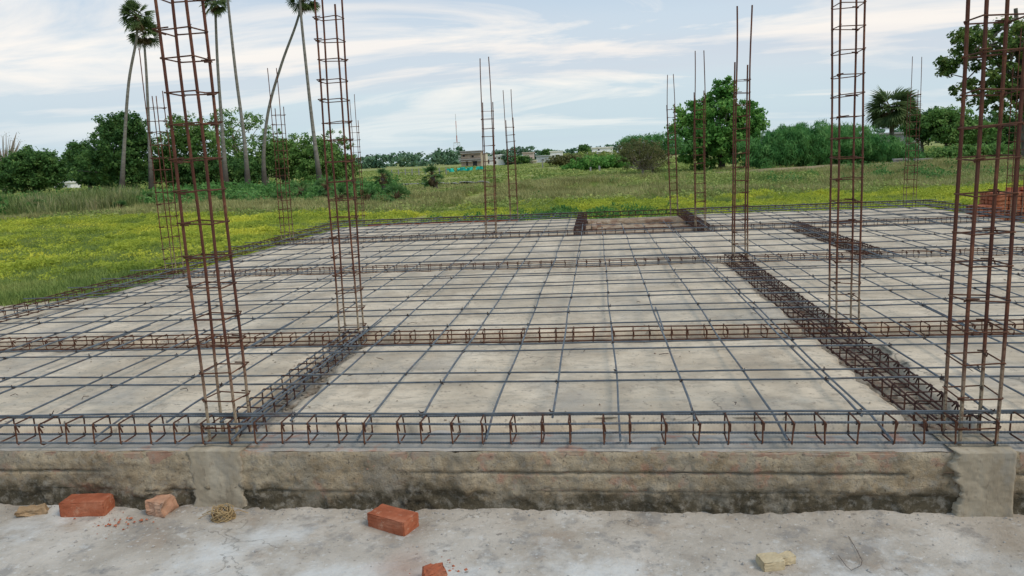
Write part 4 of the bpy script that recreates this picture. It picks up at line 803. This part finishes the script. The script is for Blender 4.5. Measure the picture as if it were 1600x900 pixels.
for k, (px, py, Yp, rad, lb) in enumerate(((530, 318, 33, 22, 'clump of fan leaves behind the second tall cage foot'), (575, 318, 32, 20, 'clump of fan leaves right of the second tall cage'), (620, 318, 32, 24, 'wide clump of fan leaves under the shaggy young palm'), (470, 308, 40, 20, 'clump of fan leaves below the straight crossing palm'), (238, 316, 36, 14, 'fan leaf clump at the foot of the left edge cage'), (188, 330, 30, 14, 'small fan leaf clump below the leftmost palm'), (510, 300, 38, 20, 'fan leaf clump right of the crossing palm base'), (440, 318, 34, 18, 'fan leaf clump left of the cage by the crossing palms'), (896, 292, 40, 9, 'small fan palm seedling in the open middle field'), (940, 288, 42, 8, 'tiny seedling palm right of the small one in the open field'))):
    palm(lb, [(px, py), (px, py - 4), (px, py - rad * .35)], Yp, rad, r0=.08, nleaf=24 if rad > 12 else 12, dead=4 if rad > 12 else 0, seed=20 + k, group=G3, name='young_palm', rl=.5, z0=gz_at(at(px, py, Yp)[0], Yp))

# instanced ground cover
def tuft(name, kind, n, R_, H, size, mat, seed):
    q = np.random.RandomState(seed)
    if kind == 'leaf':
        a = q.rand(n) * 6.28; r = R_ * np.sqrt(q.rand(n)); z = H * (1 - (r / R_) ** 2) * (.35 + .65 * q.rand(n)); pos = np.stack([r * np.cos(a), r * np.sin(a), z], 1)
        nrm = q.normal(size=(n, 3)) * .8 + np.array([0, 0, .8]); nrm /= np.linalg.norm(nrm, axis=1)[:, None]; t = np.cross(nrm, q.normal(size=(n, 3))); t /= np.linalg.norm(t, axis=1)[:, None]; b = np.cross(nrm, t)
        s = size * (.5 + q.rand(n, 1)); T = t * s * .5; B = b * s * .3; v = np.stack([pos - T, pos + B, pos + T, pos - B], 1).reshape(-1, 3); f = np.arange(n * 4).reshape(-1, 4)
    else:
        a = q.rand(n) * 6.28; r = R_ * np.sqrt(q.rand(n)); p = np.stack([r * np.cos(a), r * np.sin(a), 0 * r], 1); a2 = q.rand(n) * 6.28; ln = H * (.5 + .6 * q.rand(n)); le = ln * (.15 + .45 * q.rand(n))
        d = np.stack([np.cos(a2), np.sin(a2), 0 * a2], 1); w = np.stack([-np.sin(a2), np.cos(a2), 0 * a2], 1) * size
        m_ = p + d * (le * .3)[:, None] + np.array([0, 0, 1]) * (ln * .6)[:, None]; e = p + d * le[:, None] + np.array([0, 0, 1]) * ln[:, None]
        v = np.stack([p - w, p + w, m_ + w * .8, m_ - w * .8, e], 1).reshape(-1, 3); i = np.arange(n)[:, None] * 5
        f = np.concatenate([i + np.array([[0, 1, 2, 3]]), np.concatenate([i + 3, i + 2, i + 4, i + 4], 1)]); f = f[:n]; 
        me = bpy.data.meshes.new(name); tri = [tuple(int(c) + k for k in (3, 2, 4)) for c in i[:, 0]]; me.from_pydata([tuple(x) for x in v], [], [tuple(map(int, x)) for x in f] + tri); me.update(); me.materials.append(mat); return bpy.data.objects.new(name, me)
    me = mesh_np(name, v, f); me.materials.append(mat); return bpy.data.objects.new(name, me)
def scatter(name, label, cat, xy, sc, src, seed=0, zoff=0.0):
    n = len(xy); z = gz_f(xy[:, 0], xy[:, 1]) + zoff; me = bpy.data.meshes.new(name); me.vertices.add(n); me.vertices.foreach_set('co', np.stack([xy[:, 0], xy[:, 1], z], 1).astype(np.float32).ravel()); me.update()
    at_ = me.attributes.new('sc', 'FLOAT', 'POINT'); at_.data.foreach_set('value', np.asarray(sc, np.float32))
    o = link(name, me, None, kind='stuff'); tag(o, label, cat)
    ng = bpy.data.node_groups.new(name, 'GeometryNodeTree'); ng.interface.new_socket('Geometry', in_out='INPUT', socket_type='NodeSocketGeometry'); ng.interface.new_socket('Geometry', in_out='OUTPUT', socket_type='NodeSocketGeometry')
    gi = ng.nodes.new('NodeGroupInput'); go = ng.nodes.new('NodeGroupOutput'); ip = ng.nodes.new('GeometryNodeInstanceOnPoints'); oi = ng.nodes.new('GeometryNodeObjectInfo'); oi.inputs['Object'].default_value = src
    na = ng.nodes.new('GeometryNodeInputNamedAttribute'); na.data_type = 'FLOAT'; na.inputs['Name'].default_value = 'sc'
    rv = ng.nodes.new('FunctionNodeRandomValue'); rv.data_type = 'FLOAT_VECTOR'; rv.inputs[0].default_value = (-.15, -.15, 0); rv.inputs[1].default_value = (.15, .15, 6.28); rv.inputs['Seed'].default_value = seed
    l = ng.links; l.new(gi.outputs[0], ip.inputs['Points']); l.new(oi.outputs['Geometry'], ip.inputs['Instance']); l.new(rv.outputs[0], ip.inputs['Rotation']); l.new(na.outputs[0], ip.inputs['Scale']); l.new(ip.outputs[0], go.inputs[0])
    md = o.modifiers.new('scatter', 'NODES'); md.node_group = ng; return o
def sample(n, x0f, x1f, y0, y1, p=1.0):
    y = y0 + (y1 - y0) * rs.rand(n) ** p; xl = x0f(y); xr = x1f(y); x = xl + (xr - xl) * rs.rand(n); return np.stack([x, y], 1)
XL = lambda y: -0.95 * y - 3; XR = lambda y: 0.62 * y + 4
def clear(xy, m=0.35):
    x, y = xy[:, 0], xy[:, 1]; return ~((x > 4) & (abs(y - 50.6 + .02 * x + 2.5 * (fbm(x, y, .5, 3, 111) - .5)) < 1.7)) & ~((x > PX0 - m) & (x < PX1 + m) & (y < PY1 + m)) & ~((-6.2 - x < np.clip((10.35 - y) * 3.3, 0, 3.2) + (fbm(x, y, .8, 4, 31) - .5) * 1.2) & (x < -5)) & ~((x > 7.3) & (x < 10.2) & (y > 15.0) & (y < 17.6))
def masked(xy, prob): return xy[(rs.rand(len(xy)) < prob) & clear(xy)]
# yellow-green weeds close by
xy = sample(95000, XL, XR, 8.5, 34, 1.15); x, y = xy.T
edge = 27.5 + 3 * (fbm(x, y, .12, 3, 61) - .5) - 0.06 * x
pr = np.clip((fbm(x, y * 1.6, .40, 3, 60) - .40) * 6, .12, 1) * np.clip((edge - y) / 2, 0, 1) * np.clip((y - 11.3 - np.clip(x + 9, -3, 3) * .2) / 1.0, .04, 1)
pr = np.where(x > -6, np.clip((fbm(x, y * 2.0, .25, 3, 63) - .40) * 7, .03, 1) * np.clip((edge - y) / 2, 0, 1), pr)
a = masked(xy, pr); h = len(a) // 2
scatter('yellow_weeds', 'bright yellow green ground cover plants spreading over the near field', 'ground cover', a[:h], (.45 + .5 * rs.rand(h)) * (.6 + 1.3 * fbm(a[:h, 0], a[:h, 1], .9, 2, 96)), tuft('weed_a', 'leaf', 120, .30, .20, .050, L_YEL, 1), 1)
scatter('yellow_weeds', 'bright yellow green ground cover plants, looser tufts in the near field', 'ground cover', a[h:], (.4 + .6 * rs.rand(len(a) - h)) * (.6 + 1.3 * fbm(a[h:, 0], a[h:, 1], .9, 2, 96)), tuft('weed_b', 'leaf', 90, .30, .13, .050, L_YEL, 2), 2)
# short green grass everywhere near
xy = sample(46000, XL, XR, 8, 46, 1.2); a = masked(xy, np.clip(fbm(xy[:, 0], xy[:, 1], .3, 3, 64) * 1.6 - .15, .2, 1) * np.clip((50 - xy[:, 1]) / 20, .3, 1))
scatter('green_grass', 'short green grass between the yellow weeds', 'grass', a, .6 + .8 * rs.rand(len(a)), tuft('grass_a', 'blade', 70, .30, .13, .006, L_GRN, 3), 3)
# taller dull weeds further off
xy = sample(36000, lambda y: -0.98 * y - 3, lambda y: .66 * y + 4, 25, 62, 1.1); x, y = xy.T
a = masked(xy, np.clip((fbm(x, y, .22, 4, 66) - .38) * 5, .08, 1) * np.clip((y - 25) / 4, 0, 1))
scatter('field_weeds', 'dull green low weeds covering the far part of the field', 'weeds', a, .5 + .8 * rs.rand(len(a)), tuft('weed_c', 'leaf', 110, .48, .26, .075, L_WEED, 4), 4)
a = masked(xy, np.clip((fbm(x, y, .2, 4, 68) - .47) * 6, .02, 1) * np.clip((y - 26) / 4, 0, 1))
scatter('dry_grass', 'dry straw coloured grass tufts in the far part of the field', 'grass', a, .5 + .7 * rs.rand(len(a)), tuft('grass_b', 'blade', 60, .35, .38, .010, L_DRY, 5), 5)
xy = sample(16000, lambda y: -0.98 * y - 4, lambda y: .68 * y + 4, 55, 190, 1.3); x, y = xy.T
a = masked(xy, np.clip((fbm(x, y, .08, 4, 70) - .35) * 4, .1, 1))
scatter('far_weeds', 'low weeds in the flat ground before the village', 'weeds', a, .9 + 1.0 * rs.rand(len(a)), tuft('weed_d', 'leaf', 60, .8, .16, .14, L_WEED, 6), 6)
# dark green bushes strip below the palms
xy = sample(3000, lambda y: -0.98 * y - 3, lambda y: -.27 * y, 33, 66, 1.0); x, y = xy.T
a = masked(xy, np.clip((fbm(x, y, .14, 3, 74) - .48) * 6, .05, 1))
scatter('undergrowth', 'dark green leafy undergrowth below the palm trunks', 'undergrowth', a, .35 + 1.2 * rs.rand(len(a)) ** 1.6, tuft('bush_a', 'leaf', 200, .8, .70, .15, L_BROAD, 7), 7)
xy = sample(700, lambda y: -.1 * y, lambda y: .66 * y, 30, 55, 1.0); x, y = xy.T
a = masked(xy, np.clip((fbm(x, y, .18, 3, 76) - .52) * 5, .02, 1))
scatter('low_shrubs', 'low green shrubs dotted over the right part of the field', 'shrubs', a, .35 + .5 * rs.rand(len(a)), tuft('bush_b', 'leaf', 200, .8, .8, .13, L_BROAD, 8), 8)
# reeds at the far left
xy = sample(1100, lambda y: -0.98 * y - 3, lambda y: -.66 * y, 30, 42, 1.0); x, y = xy.T
a = masked(xy, np.clip((fbm(x, y, .35, 3, 78) - .47) * 5, .02, 1))
scatter('reeds', 'tall pale green reeds and straw stalks at the far left', 'reeds', a, .35 + .85 * rs.rand(len(a)), tuft('reed_a', 'blade', 46, .6, 1.15, .022, leafmat('reed_leaf', (.10, .15, .04), (.20, .24, .08), (.42, .38, .20), .8), 9), 9)
# a few bigger leaf patches: dark green creeper behind the back edge
p = gnd(830, 333, GZ); xy = np.stack([rs.normal(-1.0, 1.4, 160), rs.normal(21.5, .9, 160)], 1)
scatter('creeper', 'dark green creeper patch just beyond the back edge of the plinth', 'creeper', xy, .5 + .5 * rs.rand(160), tuft('bush_c', 'leaf', 140, .5, .35, .08, L_BROAD, 10), 10)

# low dark stone hedge line
hb = MB(); q = random.Random(12)
for k in range(120):
    u = k / 119; px = 565 + 195 * u; py = 296 - 5 * u; p = at(px, py, 52); s = q.uniform(.12, .3)
    hb.box(p[0] - s, p[0] + s, p[1] - .3, p[1] + .3, GZ - .1, GZ + q.uniform(.12, .34))
tag(hb.build('rubble_wall', M_GREY), 'low dark rubble wall running between the two young fan palms', 'wall')

# ------------------------------------------------------------------ village, walls, mast
def house(label, x0, x1, yt, yb, Y, mat, wins, depth=None, name='house', roof=True, extra=None, cat='house', band=None):
    A = at(x0, yb, Y); B = at(x1, yb, Y); T = at((x0 + x1) / 2, yt, Y); w = B[0] - A[0]; h = T[2] - GZ; d = depth or w * .8; cx_ = (A[0] + B[0]) / 2
    t = thing(name, label, cat, (cx_, Y, GZ), 0, 'houses of the far village' if cat == 'house' else None)
    m = MB(); m.box(-w / 2, w / 2, 0, d, -.3, h); m.build('wall', mat, t)
    if roof:
        r_ = MB(); r_.box(-w / 2 - .25, w / 2 + .25, -.3, d + .3, h, h + .25); r_.build('roof', M_GREY if mat is M_BLOCK else mat, t)
    for (u, v_, ww, hh) in wins:
        f = MB(); f.box(-w / 2 + u * w - ww * w / 2, -w / 2 + u * w + ww * w / 2, -.06, .02, v_ * h - hh * h / 2, v_ * h + hh * h / 2); fo = f.build('window', M_DARKOPEN, t)
        s = MB(); s.box(-w / 2 + u * w - ww * w * .65, -w / 2 + u * w + ww * w * .65, -.35, .02, v_ * h + hh * h / 2, v_ * h + hh * h / 2 + .12); s.build('shade', mat, fo)
    if band:
        for z in band: b_ = MB(); b_.box(-w / 2 - .1, w / 2 + .1, -.35, .05, z * h - .12, z * h + .12); b_.build('floor_band', M_GREY, t)
    return t, w, h, d
hs, w, h, d = house('unfinished two-storey house of bare blocks left of the ladder-like cage', 721, 752, 237, 263, 190, M_BLOCK, [(.15, .76, .10, .14), (.60, .70, .10, .14), (.3, .2, .08, .3), (.7, .2, .2, .3)], band=(.5, .92, .38))
m = MB(); m.box(w / 2, w / 2 + 1.3, .3, d - .5, -.3, h * .85); m.build('plastered_side', M_CREAM, hs)
m = MB()
for k in range(14): m.box(-w / 2 + (k % 7) * w / 7, -w / 2 + (k % 7) * w / 7 + w / 7.6, -.04, .02, h * (.58 + .2 * (k // 7)), h * (.58 + .2 * (k // 7)) + .05)
m.build('block_course', M_DKGREY, hs)
house('white house directly right of the ladder-like cage', 772, 789, 243, 259, 200, M_WHITE, [(.15, .75, .12, .18), (.5, .75, .16, .2), (.12, .3, .2, .3)])
house('low white shed behind the foot of the ladder-like cage', 757, 772, 246, 260, 205, M_WHITE, [(.4, .5, .25, .5)])
house('pinkish flat-roofed house right of the thin back cage', 817, 834, 239, 250, 260, M_PINK, [(.45, .45, .2, .16), (.8, .45, .12, .16)])
house('small cream hut below the pinkish house', 827, 838, 252, 259, 190, M_CREAM, [(.4, .5, .2, .3)])
house('grey sheet-roofed building between the pinkish and the white house', 838, 858, 244, 251, 240, M_ROOF, [(.5, .4, .1, .2)])
house('white two-storey house with two openings left of the far village trees', 860, 879, 237, 248, 230, M_WHITE, [(.25, .55, .16, .22), (.62, .55, .28, .3)])
hs, w, h, d = house('long white building with a dark upper gallery at the right end of the village', 924, 958, 231, 246, 220, M_WHITE, [(.3, .62, .5, .1), (.35, .86, .06, .14), (.72, .62, .22, .1)])
house('low white roofed shed in front of the long white building', 925, 944, 240, 248, 200, M_ROOF, [(.5, .4, .1, .2)])
house('low grey shed beside the brownish thorny bush', 960, 985, 243, 252, 160, M_ROOF, [(.5, .5, .1, .2)])
house('small white house glimpsed between the dark trees at the far left', 86, 112, 286, 300, 110, M_WHITE, [(.3, .5, .16, .3), (.7, .5, .12, .3)])
house('long low shed with a pale sheet roof behind the round palm', 1375, 1442, 209, 222, 110, M_GREY, [(.3, .4, .06, .2)], cat='shed', name='shed')
# tank
p = at(1427, 204, 106); tk = thing('water_tank', 'blue and white water tank standing above the pale sheet roof', 'water tank', (p[0], 106, at(1427, 212, 106)[2]))
MB().tube([(0, 0, 0), (0, 0, .55), (0, 0, .75)], [.55, .55, .5], 14).build('tank_base', M_WHITE, tk); MB().tube([(0, 0, .75), (0, 0, 1.0), (0, 0, 1.15)], [.5, .5, .3], 14).build('tank_top', M_TANKB, tk)
MB().box(-.9, .9, -.9, .9, -3.2, -.02).build('support', M_GREY, tk)
def block_wall(label, x0, x1, yt, yb, Y, mat):
    A = at(x0, yb, Y); B = at(x1, yb, Y); T = at(x0, yt, Y); zt = T[2]; t = thing('block_wall', label, 'wall', (A[0], Y, gz_at(A[0], Y)), 0); h = zt - gz_at(A[0], Y)
    MB().box(0, B[0] - A[0], 0, .25, -.2, h).build('wall', mat, t); MB().box(-.04, B[0] - A[0] + .04, -.04, .29, h, h + .08).build('coping', M_GREY, t)
    n = int((B[0] - A[0]) / .9) + 1
    for k in range(n + 1): x = k * (B[0] - A[0]) / n; MB().box(x - .1, x + .1, -.06, .0, -.2, h - .002).build('pier', mat, t)
block_wall('dark cement block wall under the palm, left of the far right column cage', 1397, 1419, 250, 262, 52, M_DKGREY)
block_wall('lighter cement block wall right of the far right column cage', 1430, 1455, 250, 261, 52, M_GREY)
# fence posts in the middle distance
for k, (px, yt, yb, Yp) in enumerate(((923, 261, 272, 80), (937, 259, 274, 78), (848, 250, 262, 120), (900, 240, 250, 150), (918, 238, 246, 150))):
    p = at(px, yb, Yp); t = at(px, yt, Yp); o = MB().box(-.09, .09, -.09, .09, -.2, t[2] - GZ).build('fence_post', M_GREY, loc=(p[0], Yp, GZ))
    tag(o, ['shorter of the two concrete posts before the green hedge bush', 'taller concrete post before the green hedge bush', 'thin post left of the hedge bushes below the white house', 'pole behind the olive bush', 'pole just left of the long white building'][k], 'post')
fp = thing('post_fence', 'low pale post fence at the left middle distance, behind the shaggy young palm', 'fence', (at(612, 268, 95)[0], 95, GZ))
for k in range(9): MB().box(k * .9 - .06, k * .9 + .06, -.06, .06, -.1, 1.0).build('post', M_GREY, fp)
MB().box(-.1, 7.4, -.02, .02, .55, .6).build('rail', M_GREY, fp)
# teal covers on sticks
q = random.Random(2)
for k, (px, py) in enumerate(((699, 268), (708, 267), (716, 267), (720, 269), (724, 265), (730, 270), (731, 267), (738, 265), (748, 265), (751, 264))):
    p = at(px, py, 120); me = brick_mesh(.85, .5, .72, 60 + k, .05, .25); o = link('teal_cover', me, M_TEAL, loc=(p[0], 120 + q.uniform(-2, 2), p[2])); o.rotation_euler = (0, q.uniform(-.3, .3), q.uniform(0, 3))
    tag(o, ['leftmost', 'second from the left', 'third from the left', 'fourth from the left', 'fifth from the left', 'frontmost', 'seventh from the left', 'eighth from the left', 'second from the right', 'rightmost'][k] + ' of the teal plant covers before the unfinished house', 'plant cover', 'teal plant covers before the unfinished house')
# mast
p = at(716, 250, 520); ms = thing('radio_mast', 'tall thin red and white lattice mast left of the unfinished house', 'mast', (p[0], 520, GZ)); Hm = at(714, 178, 520)[2] - GZ
m1 = MB(); zl = Hm * .42
for sx, sy in ((-1, -1), (1, -1), (0, 1)):
    m1.tube([(sx * 3.6, sy * 3, 0), (sx * 2.0, sy * 1.7, zl)], .16, 4)
for k in range(6):
    z = zl * k / 6; s = 3.6 - 1.6 * k / 6; s2 = 3.6 - 1.6 * (k + 1) / 6; m1.tube([(-s, -3 * s / 3.6, z), (s2, -3 * s2 / 3.6, z + zl / 6)], .09, 3); m1.tube([(s, -3 * s / 3.6, z), (-s2, -3 * s2 / 3.6, z + zl / 6)], .09, 3)
m1.tube([(-2.3, -1.7, zl), (2.3, -1.7, zl)], .25, 4); m1.build('lattice_legs', M_MASTW, ms)
for k in range(4):
    z0 = zl * .98 + (Hm - zl) * k / 4; z1 = zl + (Hm - zl) * (k + 1) / 4; m2 = MB(); m2.tube([(0, -1, z0), (0, -1, z1)], .34 - .06 * k, 6); m2.build('mast_section', M_MASTR if k % 2 == 0 else M_MASTW, ms)
